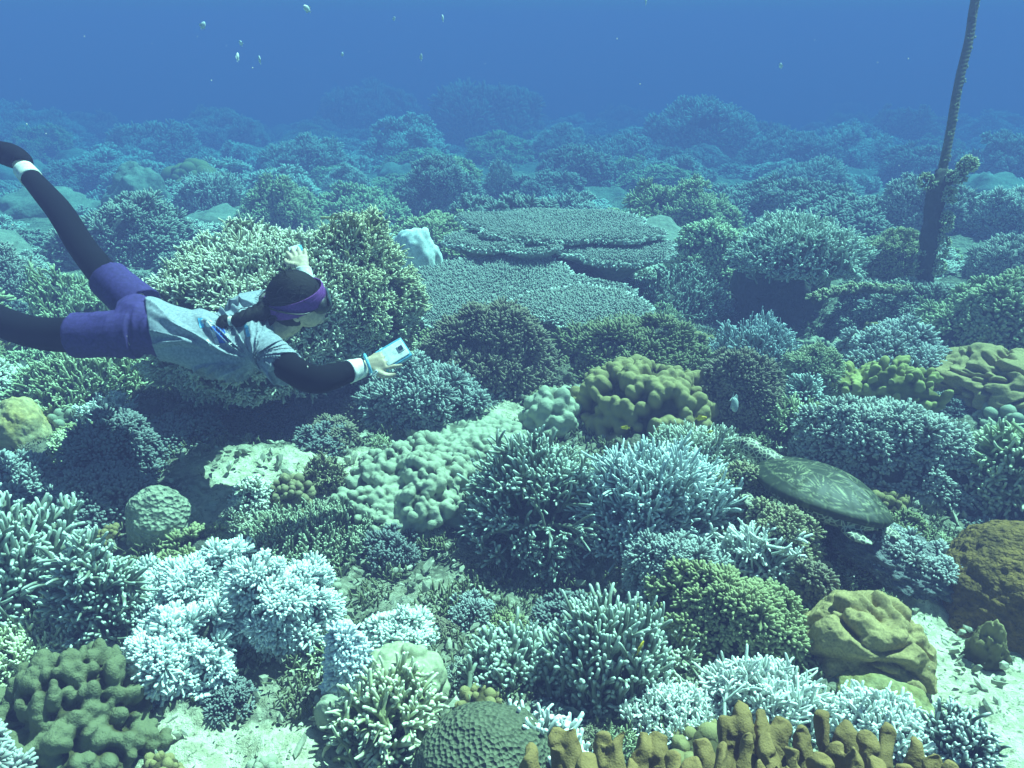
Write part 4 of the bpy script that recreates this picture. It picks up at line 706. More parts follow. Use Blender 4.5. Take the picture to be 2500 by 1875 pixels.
# ------------------------------------------------------------------ mooring rope
def build_rope():
    path = [(2415, -130, 4.8), (2381, 0, 4.8), (2366, 95, 4.8), (2345, 183, 4.8), (2331, 255, 4.8), (2320, 321, 4.8), (2301, 412, 4.8), (2285, 470, 4.8), (2270, 573, 4.82), (2262, 650, 4.88), (2258, 705, 4.92)]
    P = np.array([at(*p) for p in path]); P[-1, 2] = seabed(P[-1, 0], P[-1, 1])[0] - 0.03
    foot = P[-1].copy(); root = empty('mooring_rope', foot, 0, 'thick twisted mooring rope rising from the reef, its foot overgrown', 'rope')
    m = 420; C = spline(P - foot, m); tg = nrm(np.gradient(C, axis=0)); A = nrm(np.cross(tg, [0, 1.0, 0])); Bx = np.cross(tg, A); n = 24; th = np.arange(n) / n * 2 * np.pi
    s = np.concatenate([[0], np.cumsum(np.linalg.norm(np.diff(C, axis=0), axis=1))]); r = 0.0245 * (1 + 0.12 * np.abs(np.cos(1.5 * (th[None] - s[:, None] * 75))))
    V = (C[:, None] + A[:, None] * (np.cos(th) * r)[:, :, None] + Bx[:, None] * (np.sin(th) * r)[:, :, None]).reshape(-1, 3); j = np.arange(n); j2 = (j + 1) % n
    Q = np.concatenate([np.stack([i * n + j, i * n + j2, (i + 1) * n + j2, (i + 1) * n + j], 1) for i in range(m - 1)])
    part('strands', (V, Q, None, {}), material('old rope', (0.20, 0.18, 0.11), None, (0.08, 0.075, 0.05), scale=200, bump=0.6, bscale=300), root)
    rng = np.random.default_rng(6); fz = [np.array(at(x, y, z)) - foot for x, y, z in ((2303, 418, 4.8), (2285, 470, 4.8), (2276, 540, 4.82), (2268, 600, 4.84), (2260, 670, 4.9), (2258, 705, 4.92))]
    sl = limb(fz, [0.04, 0.055, 0.052, 0.056, 0.05, 0.05], 60, 30); Vn = sl[0] + nrm(rng.normal(0, 1, sl[0].shape)) * 0.004; Vn = Vn + (fbm(Vn * 14, 3, 3) * 0.03)[:, None] * np.array([1, 0.6, 0.3])
    part('crust', (Vn, sl[1], sl[2], {}), material('rope crust', (0.085, 0.08, 0.055), None, (0.045, 0.045, 0.035), scale=60, bump=0.9), root)
    gs = []
    stub = [np.array(at(x, y, z)) - foot for x, y, z in ((2295, 455, 4.8), (2330, 430, 4.74), (2358, 408, 4.7))]
    gs.append(limb(stub, [0.035, 0.03, 0.02], 14, 12) [:3] + ({},))
    tuft = []
    for (x, y, z, sx, sz, nn) in ((2362, 402, 4.7, 0.055, 0.045, 26), (2335, 432, 4.74, 0.05, 0.04, 20), (2266, 445, 4.8, 0.05, 0.05, 18), (2318, 480, 4.76, 0.045, 0.06, 20), (2308, 545, 4.78, 0.04, 0.07, 22), (2300, 600, 4.8, 0.04, 0.06, 18), (2292, 650, 4.84, 0.04, 0.06, 18), (2248, 640, 4.86, 0.035, 0.07, 14)):
        g = bushy(sx, sx, sz, nn, 0.026, 14, 0.0052, low=-0.8, seed=int(x), under=1.0, sides=4); tuft.append(moved(g, off=np.array(at(x, y, z)) - foot))
    cu = spline(P[:8] - foot, 60)
    for i in range(46):
        q = cu[int(59 * rng.uniform(0, 1) ** 0.7)] + np.array([rng.uniform(-0.5, 1), rng.uniform(-1, 0.3), 0]) * 0.022; z_ = rng.uniform(0.005, 0.014); tuft.append(moved(bushy(z_, z_, z_ * rng.uniform(1, 3), 5, 0.010, 8, 0.0026, low=-0.9, seed=i, under=1.0, sides=4), off=q))
    gr = part('growth', join(*tuft), material('rope growth', (0.22, 0.22, 0.10), (0.58, 0.58, 0.36), (0.10, 0.10, 0.06), tip=(0.35, 1.0)), root); part('stub', gs[0], _mats['rope crust'], root)
    # the loose end lying over the reef
    Pl = np.array([at(x, y, z) for x, y, z in ((2254, 710, 4.86), (2190, 711, 4.5), (2120, 706, 4.3), (2050, 712, 4.2), (1985, 732, 4.05))]); base = Pl[0].copy()
    o = empty('rope', base, 0, 'overgrown loose rope lying across the dark cave mouth', 'rope')
    l2 = limb(Pl - base, [0.02] * 5, 90, 10); part('strands', (l2[0] + rng.normal(0, 0.003, l2[0].shape), l2[1], l2[2], {}), _mats['rope crust'], o)
    cs = spline(Pl - base, 26); part('growth', join(*[moved(bushy(0.03, 0.03, 0.022, 9, 0.018, 8, 0.0045, seed=i, sides=4), off=q + [0, 0, 0.012]) for i, q in enumerate(cs) if i % 3]), _mats['rope growth'], o)

# ------------------------------------------------------------------ fish
def fish(name, label, px, py, zc, length, yaw, col, pitch=0.0, deep=0.42, group=None, belly=None):
    loc = at(px, py, zc); o = empty(name, loc, 0, label, 'fish', group); o.rotation_euler = (0, -pitch, yaw); m = material('fish ' + col[0], col[1], None, belly or tuple(c * 0.8 for c in col[1]), scale=150, rough=0.45, bump=0.2, spec=0.4, patch=30)
    t = np.linspace(0, 1, 18); h = length * deep * 0.5 * np.sin(np.pi * np.clip(t * 0.93 + 0.04, 0, 1)) ** 0.75 * (1 - 0.25 * t) + length * 0.012; w = h * 0.42
    C = np.stack([length * (0.5 - 0.86 * t), 0 * t, 0 * t], 1); A = np.tile([0, 1.0, 0], (18, 1)); Bz = np.tile([0, 0, 1.0], (18, 1)); part('body', loft(C, A, Bz, w, h, 12), m, o)
    def fin(name, pts, th=0.012):
        pts = np.array(pts) * length; k = len(pts); V = np.concatenate([pts + [0, th * length / 2, 0], pts - [0, th * length / 2, 0]]); T = [[0, i, i + 1] for i in range(1, k - 1)] + [[k, k + i + 1, k + i] for i in range(1, k - 1)]; j = np.arange(k); Q = np.stack([j, j + k, (j + 1) % k + k, (j + 1) % k], 1); part(name, (V, Q, T, {}), m, o, smooth=False)
    fin('tail_fin', [(-0.33, 0, 0), (-0.38, 0, 0.05), (-0.52, 0, 0.19), (-0.44, 0, 0), (-0.52, 0, -0.19), (-0.38, 0, -0.05)])
    fin('dorsal_fin', [(0.0, 0, deep * 0.3), (0.12, 0, deep * 0.45), (0.0, 0, deep * 0.72), (-0.2, 0, deep * 0.62), (-0.3, 0, deep * 0.2)]); fin('anal_fin', [(-0.02, 0, -deep * 0.3), (-0.08, 0, -deep * 0.62), (-0.24, 0, -deep * 0.5), (-0.28, 0, -deep * 0.15)])
    e = ico(2); part('eye', (e[0] * [length * 0.03, length * deep * 0.17, length * 0.03] + [length * 0.36, 0, length * 0.05], None, e[1], {}), material('fish eye', (0.02, 0.02, 0.02), rough=0.2, bump=0), o)
def build_fish():
    Y = ('yellow', (0.85, 0.62, 0.03)); Wt = ('pale', (0.85, 0.88, 0.85)); Sv = ('silver', (0.42, 0.50, 0.50))
    fish('damselfish', 'yellow damselfish hovering at the right foot of the olive lobed coral', 1711, 1021, 2.75, 0.045, 0.1, Y)
    fish('damselfish', 'yellow damselfish in front of the olive lobed coral, above the staghorn ridge', 1527, 1044, 2.72, 0.034, 3.0, Y)
    fish('damselfish', 'small yellow damselfish over the right end of the pale staghorn ridge', 1733, 1054, 2.6, 0.024, 0.3, Y)
    fish('damselfish', 'yellow damselfish diving by the tall grey finger staghorn', 1563, 1582, 1.82, 0.038, 0.7, Y, pitch=1.0, deep=0.36)
    fish('damselfish', 'tiny yellow damselfish above the cream hump crest', 604, 571, 3.6, 0.024, 0.5, Y)
    fish('parrotfish', 'pale silvery fish head-down between brown soft coral and the small pale dome', 1793, 985, 2.95, 0.11, 0.9, Sv, pitch=-0.9, deep=0.45, belly=(0.7, 0.75, 0.72))
    fish('reef_fish', 'small pale fish below the rope lying over the cave mouth', 2105, 735, 4.2, 0.055, 2.8, Wt, deep=0.3)
    fish('reef_fish', 'small cream fish above the yellow fire coral', 2228, 887, 3.3, 0.03, 0.9, Wt, pitch=0.6)
    fish('reef_fish', 'bright white round fish beside the foot of the mooring rope', 2335, 661, 4.4, 0.036, 1.2, Wt, deep=0.7)
    fish('reef_fish', 'slim pale fish over the hazy reef right of the table coral', 1889, 468, 6.0, 0.10, 2.8, Wt, deep=0.28)
    for i, (x, y, l, zc, p) in enumerate([(495, 63, 0.05, 4.6, 1.0), (580, 140, 0.046, 4.0, 1.2), (634, 147, 0.05, 4.6, 1.3), (588, 106, 0.036, 4.8, 1.2), (750, 22, 0.05, 4.0, 0.7), (1081, 45, 0.046, 4.5, 0.9), (1028, 140, 0.04, 4.4, 1.4), (962, 46, 0.03, 5.2, 1.3), (836, 133, 0.03, 5.2, 1.4), (1577, 4, 0.045, 4.4, 1.3), (1906, 161, 0.034, 4.4, 1.2)]):
        fish('reef_fish', 'tiny pale fish adrift in the open blue water', x, y, zc, l, 0.6 + i * 0.8, Wt, pitch=p, deep=0.62, group='tiny pale fish in the open water')

# ------------------------------------------------------------------ turtle
def build_turtle():
    rear, front = at(2172, 1262, 2.34), at(1872, 1112, 2.72); mid = (rear + front) / 2; mid[2] = (rear[2] + front[2]) / 2 - 0.03
    f = nrm(front - rear); left = nrm(np.cross([0, 0, 1.0], f)); up = np.cross(f, left); ro = R_(14); l2 = left * math.cos(ro) + up * math.sin(ro); u2 = np.cross(f, l2)
    M = Matrix([[f[0], l2[0], u2[0]], [f[1], l2[1], u2[1]], [f[2], l2[2], u2[2]]])
    root = empty('sea_turtle', mid, 0, 'green sea turtle with streaked shell resting under the grey bush coral', 'turtle'); root.rotation_euler = M.to_euler()
    Lh = float(np.linalg.norm(front - rear)) / 2
    nr, na = 70, 220; th = np.arange(na) / na * 2 * np.pi; rr = np.linspace(0, 1, nr)[1:]
    ox = Lh * (np.cos(th)); wy = Lh * 0.80 * np.sign(np.sin(th)) * np.abs(np.sin(th)) ** 0.9 * (0.93 + 0.16 * np.cos(th) - 0.10 * np.cos(2 * th)); ser = 1 + 0.008 * np.cos(26 * th)
    X = ox[None] * rr[:, None] * ser; Yv = wy[None] * rr[:, None] * ser; Z = Lh * 0.33 * (1 - rr[:, None] ** 2.3) ** 0.8 + 0 * X; Z += Lh * 0.03 * np.exp(-(Yv / (Lh * 0.05)) ** 2) * (1 - rr[:, None] ** 2); Z += np.where(rr[:, None] > 0.9, (rr[:, None] - 0.9) * Lh * 0.16, 0)
    V = np.concatenate([np.stack([X, Yv, Z], -1).reshape(-1, 3), [[0, 0, Lh * 0.36]]])
    # under side of the rim
    rim2 = np.stack([ox * 0.985, wy * 0.985, 0 * ox - 0.012], 1); rim3 = np.stack([ox * 0.86, wy * 0.84, 0 * ox - 0.02], 1); n0 = len(V); V = np.concatenate([V, rim2, rim3])
    j = np.arange(na); j2 = (j + 1) % na; Q = [np.stack([i * na + j, (i + 1) * na + j, (i + 1) * na + j2, i * na + j2], 1) for i in range(nr - 2)]
    Q += [np.stack([(nr - 2) * na + j, n0 + j, n0 + j2, (nr - 2) * na + j2], 1), np.stack([n0 + j, n0 + na + j, n0 + na + j2, n0 + j2], 1)]; T = np.stack([np.full(na, n0 - 1), j, j2], 1)
    cen = [(0.72, 0), (0.38, 0), (0.02, 0), (-0.34, 0), (-0.68, 0)] + [(a, s * b) for s in (-1, 1) for a, b in ((0.56, 0.42), (0.2, 0.55), (-0.2, 0.52), (-0.55, 0.34))]
    cen = np.array(cen) * Lh; d = np.hypot(V[:, 0:1] - cen[None, :, 0], V[:, 1:2] - cen[None, :, 1]); k = d.argsort(1); i0 = k[:, 0]; d0 = d[np.arange(len(V)), i0]; d1 = d[np.arange(len(V)), k[:, 1]]
    cc = cen[i0] - np.array([0.11 * Lh, 0]); an = np.arctan2(V[:, 1] - cc[:, 1], V[:, 0] - cc[:, 0]); rd = np.hypot(V[:, 0] - cc[:, 0], V[:, 1] - cc[:, 1]) / Lh
    st = vnoise(np.stack([an * 19, i0 * 9.3, rd * 3], 1), 4) + 0.6 * vnoise(np.stack([an * 41, i0 * 5.1, rd * 6], 1), 6); st = sstep(0.22, 0.6, st) * sstep(0.03, 0.09, rd) * (1 - 0.65 * sstep(0.22, 0.36, rd))
    seam = sstep(0.012, 0.0, (d1 - d0) / Lh) * 1.0
    er = np.hypot(V[:, 0] / Lh, V[:, 1] / (Lh * 0.8)); marg = ((er > 0.86) & (er < 0.885)) * 0.45; st = np.where(er > 0.885, st * 0.3, st)
    V[:, 2] -= seam * Lh * 0.006
    m = bpy.data.materials.new('turtle shell'); m.use_nodes = True; nt = m.node_tree; bs = nt.nodes['Principled BSDF']; bs.inputs['Roughness'].default_value = 0.55; bs.inputs['Specular IOR Level'].default_value = 0.3
    a1 = _n(nt, 'ShaderNodeAttribute', attribute_name='streak'); a2 = _n(nt, 'ShaderNodeAttribute', attribute_name='seam'); tc = nt.nodes.new('ShaderNodeTexCoord'); nz = _n(nt, 'ShaderNodeTexNoise'); nz.inputs['Scale'].default_value = 14; nz.inputs['Detail'].default_value = 5; nt.links.new(tc.outputs['Object'], nz.inputs[0])
    c = _mix(nt, nz.outputs[0], (0.012, 0.017, 0.010), (0.042, 0.05, 0.027)); c = _mix(nt, a1.outputs['Fac'], c, (0.28, 0.29, 0.16)); c = _mix(nt, a2.outputs['Fac'], c, (0.16, 0.17, 0.10)); nt.links.new(c, bs.inputs['Base Color'])
    part('shell', (V, np.concatenate(Q), T, {'streak': st, 'seam': np.clip(seam * 0.8 + marg, 0, 1)}), m, root)
    skin = bpy.data.materials.new('turtle skin'); skin.use_nodes = True; nt = skin.node_tree; bs = nt.nodes['Principled BSDF']; bs.inputs['Roughness'].default_value = 0.6; tc = nt.nodes.new('ShaderNodeTexCoord')
    vo = _n(nt, 'ShaderNodeTexVoronoi', feature='DISTANCE_TO_EDGE'); vo.inputs['Scale'].default_value = 62; nt.links.new(tc.outputs['Object'], vo.inputs['Vector']); mr = _n(nt, 'ShaderNodeMapRange'); mr.inputs[1].default_value = 0.05; mr.inputs[2].default_value = 0.13; nt.links.new(vo.outputs['Distance'], mr.inputs[0])
    nt.links.new(_mix(nt, mr.outputs[0], (0.50, 0.50, 0.36), (0.055, 0.06, 0.045)), bs.inputs['Base Color'])
    iM = np.array(M.inverted()); loc = lambda x, y, z: iM @ (at(x, y, z) - mid)
    h, nk = loc(1832, 1094, 2.74), loc(1868, 1116, 2.70); hd = nrm(h - nk)
    z = np.array([0, 0, 1.0]); sd_ = nrm(np.cross(z, hd)); up_ = np.cross(hd, sd_)
    gs = [ball((0, 0, -Lh * 0.09), (Lh * 0.9, Lh * 0.70, Lh * 0.22), sub=4), ball(h, (0.052, 0.036, 0.036), np.array([hd, sd_, up_]), 4), ball(h + hd * 0.04 - up_ * 0.008, (0.026, 0.02, 0.02), np.array([hd, sd_, up_]), 3),
          limb([h - hd * 0.02, nk, (Lh * 0.7, 0, 0)], [0.028, 0.034, 0.05], 16, 16)]
    for s in (1, -1):
        gs += [limb([(Lh * 0.58, s * Lh * 0.40, -0.03), (Lh * 0.60, s * Lh * 0.70, -0.06), (Lh * 0.30, s * Lh * 0.88, -0.085), (-Lh * 0.10, s * Lh * 0.90, -0.10)], [0.035, 0.040, 0.036, 0.012], 30, 16, (0, 0, 1.0), 1.0)]
        gs += [limb([(-Lh * 0.62, s * Lh * 0.25, -0.03), (-Lh * 0.85, s * Lh * 0.36, -0.05), (-Lh * 1.05, s * Lh * 0.30, -0.06)], [0.035, 0.034, 0.012], 20, 14)]
    gs += [limb([(-Lh * 0.8, 0, -0.02), (-Lh * 1.08, 0, -0.03)], [0.02, 0.005], 8, 10)]
    def flat(g):   # flippers are thin
        V = g[0].copy(); c0 = V[:, 2].mean(); V[:, 2] = c0 + (V[:, 2] - c0) * 0.38; return V, g[1], g[2], g[3]
    gs = gs[:4] + [flat(g) for g in gs[4:]]
    part('body', remesh(join(*gs), 0.005, 4), skin, root)
    for s in (1, -1): e = ico(2); part('eye', (e[0] * 0.008 + h + hd * 0.02 + sd_ * s * 0.028 + up_ * 0.012, None, e[1], {}), material('turtle eye', (0.01, 0.01, 0.01), rough=0.15, bump=0, spec=0.5), root)

# ------------------------------------------------------------------ the swimmer
def build_swimmer():
    D = lambda x, y, z: np.array(at(x, y, z)); O = D(500, 820, 2.68)
    root = empty('person', O, 0, 'swimmer in a grey T-shirt and purple shorts reaching forward with a camera', 'person'); d = lambda x, y, z: D(x, y, z) - O
    H = nrm(np.array([0.92, 0.36, 0.06])); Lt = np.array([0.33, -0.92, -0.2]); Lt = nrm(Lt - H * (Lt @ H)); N = np.cross(Lt, H)
    skin = material('swimmer skin', (0.58, 0.46, 0.34), None, (0.50, 0.38, 0.28), scale=60, bump=0.1, rough=0.55, patch=9)
    # head frame
    F = nrm(np.array([0.93, 0.28, 0.12])); U = np.array([-0.18, -0.26, 0.95]); U = nrm(U - F * (U @ F)); Sd = np.cross(F, U); hc = d(720, 732, 2.72); AX = np.array([F, Sd, U]); hp = lambda a, b, c: hc + F * a + Sd * b + U * c
    # limbs
    near_leg = [d(335, 812, 2.60), d(190, 818, 2.60), d(70, 808, 2.64), d(-60, 755, 2.74), d(-190, 670, 2.92)]; near_r = [0.078, 0.060, 0.052, 0.050, 0.034]
    far_leg = [d(345, 752, 2.76), d(268, 684, 2.80), d(204, 608, 2.86), d(150, 522, 2.93), d(105, 468, 3.0), d(58, 414, 3.06)]; far_r = [0.074, 0.055, 0.047, 0.045, 0.040, 0.032]
    near_arm = [d(632, 838, 2.64), d(700, 893, 2.50), d(765, 926, 2.40), d(825, 915, 2.46), d(890, 896, 2.53)]; near_ar = [0.048, 0.044, 0.041, 0.036, 0.024]
    far_arm = [d(598, 752, 2.93), d(650, 742, 3.03), d(705, 722, 3.10), d(742, 690, 3.11), d(741, 655, 3.12)]; far_ar = [0.046, 0.042, 0.038, 0.031, 0.024]
    cs = [(345, 790, 2.64), (385, 803, 2.64), (455, 822, 2.66), (540, 840, 2.69), (605, 826, 2.735), (650, 797, 2.755)]; C = np.array([d(*c) for c in cs]); la = [0.112, 0.118, 0.112, 0.13, 0.145, 0.085]; nb = [0.085, 0.085, 0.078, 0.082, 0.066, 0.045]
    def torso(C, la, nb, m=30, n=40, cap=True):
        X = spline(np.concatenate([C, np.array([la, nb]).T], 1), m); return loft(X[:, :3], np.tile(Lt, (m, 1)), np.tile(N, (m, 1)), X[:, 3], X[:, 4], n, cap)
    # hands: near one wraps the camera, far one spread flat ahead
    def hand(w, fd, pn, s, curl, spread_):
        """w wrist, fd finger direction, pn back-of-hand normal, s thumb side."""
        ac = nrm(np.cross(pn, fd)) * s; gs = [limb([w - fd * 0.01, w + fd * 0.03, w + fd * 0.064], [0.022, 0.032, 0.034], 12, 16, ac, 0.42)]
        for i, (o, ln) in enumerate(((0.025, 0.066), (0.0085, 0.074), (-0.0085, 0.069), (-0.025, 0.052))):
            b = w + fd * (0.058 - abs(o) * 0.2) + ac * o; g = nrm(fd + ac * o * spread_); k1 = nrm(g - pn * curl); k2 = nrm(g - pn * curl * 2.2)
            gs.append(limb([b - fd * 0.015, b + g * ln * 0.4, b + g * ln * 0.4 + k1 * ln * 0.32, b + g * ln * 0.4 + k1 * ln * 0.32 + k2 * ln * 0.28], [0.0095, 0.009, 0.0082, 0.006], 18, 10))
        t0 = w + fd * 0.022 + ac * 0.026; gs.append(limb([t0 - ac * 0.012, t0 + ac * 0.018 + fd * 0.02, t0 + ac * 0.028 + fd * 0.048 - pn * 0.008, t0 + ac * 0.024 + fd * 0.066 - pn * 0.012], [0.013, 0.0115, 0.0095, 0.007], 16, 10)); return gs
    nw = d(892, 895, 2.53); nfd = nrm(d(956, 874, 2.55) - nw); npn = nrm(np.array([0.1, -0.75, 0.62])); npn = nrm(npn - nfd * (npn @ nfd))
    fw = d(741, 655, 3.12); ffd = nrm(d(722, 610, 3.17) - fw); fpn = nrm(np.array([0.1, -0.6, 0.75])); fpn = nrm(fpn - ffd * (fpn @ ffd))
    head = [ball(hc, (0.090, 0.072, 0.100), AX, 4), ball(hp(0.035, 0, -0.055), (0.058, 0.056, 0.062), AX, 4), ball(hp(0.062, 0, -0.095), (0.026, 0.028, 0.02), AX, 3), limb([hp(0.086, 0, -0.005), hp(0.104, 0, -0.036), hp(0.09, 0, -0.046)], [0.008, 0.013, 0.008], 8, 10), ball(hp(0.088, 0, -0.068), (0.01, 0.022, 0.006), AX, 3), ball(hp(0.088, 0, -0.077), (0.01, 0.019, 0.006), AX, 3)]
    head += [ball(hp(-0.008, s * 0.073, -0.02), (0.018, 0.008, 0.03), AX, 3) for s in (1, -1)] + [limb([C[-1] - H * 0.03, hp(-0.05, 0, -0.085), hp(-0.02, 0, -0.04)], [0.062, 0.052, 0.052], 14, 18)]
    def foot(a, t): return [limb([a, a + (t - a) * 0.25 + N * 0.01, t], [0.036, 0.042, 0.022], 14, 14, Lt, 0.8)]
    fa, ft = d(50, 392, 3.07), d(-75, 352, 3.13); na, nft = near_leg[-1], d(-300, 640, 3.0)
    body = [torso(C, la, nb), limb(near_leg, near_r, 40, 18), limb(far_leg, far_r, 40, 18), limb(near_arm, near_ar, 36, 16), limb(far_arm, far_ar, 36, 16)] + head + hand(nw, nfd, npn, -1, 0.06, 5) + hand(fw, ffd, fpn, 1, 0.08, 8) + foot(fa, ft) + foot(na, nft)
    body.append(limb([far_leg[-1], fa], [0.032, 0.036], 6, 14))
    part('body', remesh(join(*body), 0.0036, 3, 0.4), skin, root)
    for s in (1, -1): e = ico(3); part('eye', (e[0] * 0.011 + hp(0.079, s * 0.031, 0.0), None, e[1], {}), material('eye white', (0.7, 0.7, 0.68), rough=0.2, bump=0), root)
    # clothes
    def grow(P, r, i0, i1, add, m=40, n=28, cap=True, flare=0.0, **kw):
        X = spline(np.concatenate([np.array(P), np.array(r)[:, None]], 1), 101)[i0:i1 + 1]; rr = X[:, 3] + add + flare * np.linspace(0, 1, len(X)) ** 2; return limb(X[:: max(1, len(X) // 14), :3], rr[:: max(1, len(X) // 14)], m, n, **kw)
    black = material('black leggings', (0.006, 0.006, 0.010), None, (0.004, 0.0045, 0.008), scale=200, bump=0.25, rough=0.9, spec=0.08)
    part('legging', grow(near_leg, near_r, 8, 92, 0.0035), black, root); part('legging', grow(far_leg, far_r, 8, 96, 0.0035), black, root)
    part('sock', join(limb([fa + (far_leg[-1] - fa) * 0.45, fa, fa + (ft - fa) * 0.25 + N * 0.01, ft, ft + (ft - fa) * 0.06], [0.038, 0.042, 0.047, 0.027, 0.01], 30, 20)), black, root); part('sock', limb([na - (nft - na) * 0.1, na + (nft - na) * 0.25 + N * 0.01, nft], [0.041, 0.047, 0.027], 20, 18), black, root)
    white = material('white reflective band', (0.85, 0.86, 0.80), None, (0.7, 0.72, 0.7), scale=60, bump=0.15, rough=0.5)
    part('ankle_band', grow(far_leg, far_r, 92, 101, 0.0075, 10), white, root)
    part('arm_sleeve', grow(near_arm, near_ar, 14, 92, 0.0045, wob := 44), black, root); part('arm_sleeve', grow(far_arm, far_ar, 20, 92, 0.0045), black, root)
    part('wrist_band', grow(near_arm, near_ar, 85, 97, 0.008, 12), white, root); part('wrist_band', grow(far_arm, far_ar, 78, 100, 0.007, 12), white, root)
    purple = material('purple shorts', (0.052, 0.030, 0.16), None, (0.034, 0.020, 0.11), scale=90, bump=0.3, rough=0.8, patch=8)
    sh = remesh(join(torso(np.array([C[0] - H * 0.06, C[0], C[1], C[1] + H * 0.04]), [0.10, 0.126, 0.127, 0.100], [0.085, 0.096, 0.092, 0.070], 16), grow(near_leg, near_r, 0, 26, 0.010, 24, 28, flare=0.008), grow(far_leg, far_r, 0, 21, 0.010, 24, 28, flare=0.01)), 0.0045, 4)
    V = sh[0]; w = V @ np.stack([nrm(H + Lt * 0.5), N, Lt], 1); rid = 1 - np.abs(vnoise(w * [26, 9, 11], 12)); V = V + nrm(V - C[0] * 0.5 - C[1] * 0.5) * ((rid ** 3 - 0.3) * 0.007)[:, None]; part('shorts', (V, sh[1], sh[2], {}), purple, root)
    # T-shirt: loose, sagging belly, folds running out of the near armpit
    Cs = np.array([d(*c) for c in ((374, 803, 2.64), (400, 806, 2.64), (455, 825, 2.66), (540, 842, 2.69), (605, 826, 2.73), (648, 796, 2.755), (666, 782, 2.765))])
    shirt = [torso(Cs, [0.141, 0.141, 0.138, 0.152, 0.168, 0.125, 0.062], [0.108, 0.108, 0.108, 0.112, 0.094, 0.07, 0.056], 44, 48)]
    shirt += [limb([d(610, 826, 2.68), d(652, 858, 2.59), d(699, 901, 2.50)], [0.07, 0.064, 0.063], 20, 28), limb([d(590, 770, 2.86), d(606, 752, 2.94), d(655, 742, 3.03)], [0.07, 0.062, 0.06], 20, 28)]
    g = remesh(join(*shirt), 0.004, 5); V = g[0]
    ap = d(622, 886, 2.60); q = V - ap; s1 = q @ H; s2 = q @ (-Lt) ; s3 = q @ N; rr = np.sqrt(s1 ** 2 + s2 ** 2 + s3 ** 2); an = np.arctan2(s2 * 0.9 + s3 * 0.9, -s1)
    fold = np.abs(vnoise(np.stack([an * 8.5 + 0.6 * vnoise(V * 7, 3), rr * 2.2, rr * 0 + 3], 1), 44)); fold = 1 - np.minimum(fold * 2.2, 1); env = sstep(0.02, 0.10, rr) * (1 - 0.75 * sstep(0.30, 0.5, rr)) * sstep(0.5, -0.05, s1 - 0.02)
    nv = nrm(np.cross(H, np.cross(V - (Cs[3] + H * ((V - Cs[3]) @ H)[:, None]), H)) + 1e-6)
    V = V + nv * ((fold ** 1.5 - 0.3) * 0.026 * env)[:, None]
    sl = V - d(652, 858, 2.59); wr = np.abs(vnoise((sl @ np.stack([nrm(d(699, 901, 2.5) - d(610, 826, 2.68)), N, Lt], 1)) * [30, 9, 12], 8)); V = V + nrm(V - d(655, 866, 2.60)) * ((0.4 - np.minimum(wr * 2, 1)) * 0.006 * sstep(0.13, 0.06, np.linalg.norm(sl, axis=1)))[:, None]
    V = V + nv * (0.004 * fbm(V * 16, 61, 3))[:, None]
    grey = material('grey T-shirt', (0.27, 0.30, 0.36), None, (0.22, 0.25, 0.30), scale=120, bump=0.12, rough=0.9, patch=5)
    part('shirt', (V, g[1], g[2], {}), grey, root)
    # print on the back, laid on the cloth itself
    tris = np.concatenate([g[1][:, [0, 1, 2]], g[1][:, [0, 2, 3]]] + ([g[2]] if g[2] is not None else [])); bvh = BVHTree.FromPolygons([Vector(v) for v in V], tris.tolist())
    def decal(cells, name, mat, off=0.0022):
        vs, qs = [], []
        for poly in cells:
            pts = []
            for x, y in poly:
                r = ray(x, y); h = bvh.ray_cast(Vector(CAM - O), Vector(r).normalized(), 6.0)
                if h[0] is None: pts = None; break
                pts.append(np.array(h[0]) - nrm(r) * off)
            if pts: qs.append([len(vs) + i for i in range(4)]); vs += pts
        if vs: part(name, (np.array(vs), np.array(qs), None, {}), mat, root)
    def strip(a, b, w, m=14):
        a, b = np.array(a, float), np.array(b, float); t = (b - a) / np.linalg.norm(b - a); p = np.array([-t[1], t[0]]) * w / 2; return [[a + (b - a) * i / m - p, a + (b - a) * (i + 1) / m - p, a + (b - a) * (i + 1) / m + p, a + (b - a) * i / m + p] for i in range(m)]
    def grid(x0, y0, x1, y1, sk, m=8): return [[(x0 + (x1 - x0) * a / m + sk * b / m, y0 + (y1 - y0) * b / m), (x0 + (x1 - x0) * (a + 1) / m + sk * b / m, y0 + (y1 - y0) * b / m), (x0 + (x1 - x0) * (a + 1) / m + sk * (b + 1) / m, y0 + (y1 - y0) * (b + 1) / m), (x0 + (x1 - x0) * a / m + sk * (b + 1) / m, y0 + (y1 - y0) * (b + 1) / m)] for a in range(m) for b in range(m)]
    blue = material('blue print', (0.03, 0.10, 0.42), None, (0.05, 0.16, 0.55), scale=60, bump=0); cyan = material('light blue print', (0.10, 0.42, 0.72), None, (0.14, 0.5, 0.75), scale=60, bump=0); ink = material('white print', (0.82, 0.86, 0.85), bump=0, scale=60, second=(0.75, 0.8, 0.8))
    decal(grid(512, 796, 545, 838, 14), 'blue_emblem', blue); decal(grid(482, 776, 494, 800, 6, 5), 'light_blue_emblem', cyan); decal(strip((597, 780), (607, 822), 9), 'light_blue_emblem', cyan)
    dot = [[(510 + 9 * math.cos(a) * r0, 790 + 9 * math.sin(a) * r0) for a, r0 in ((k * 0.5236, 1), (k * 0.5236 + 0.5236, 1), (k * 0.5236 + 0.5236, 0.1), (k * 0.5236, 0.1))] for k in range(12)]
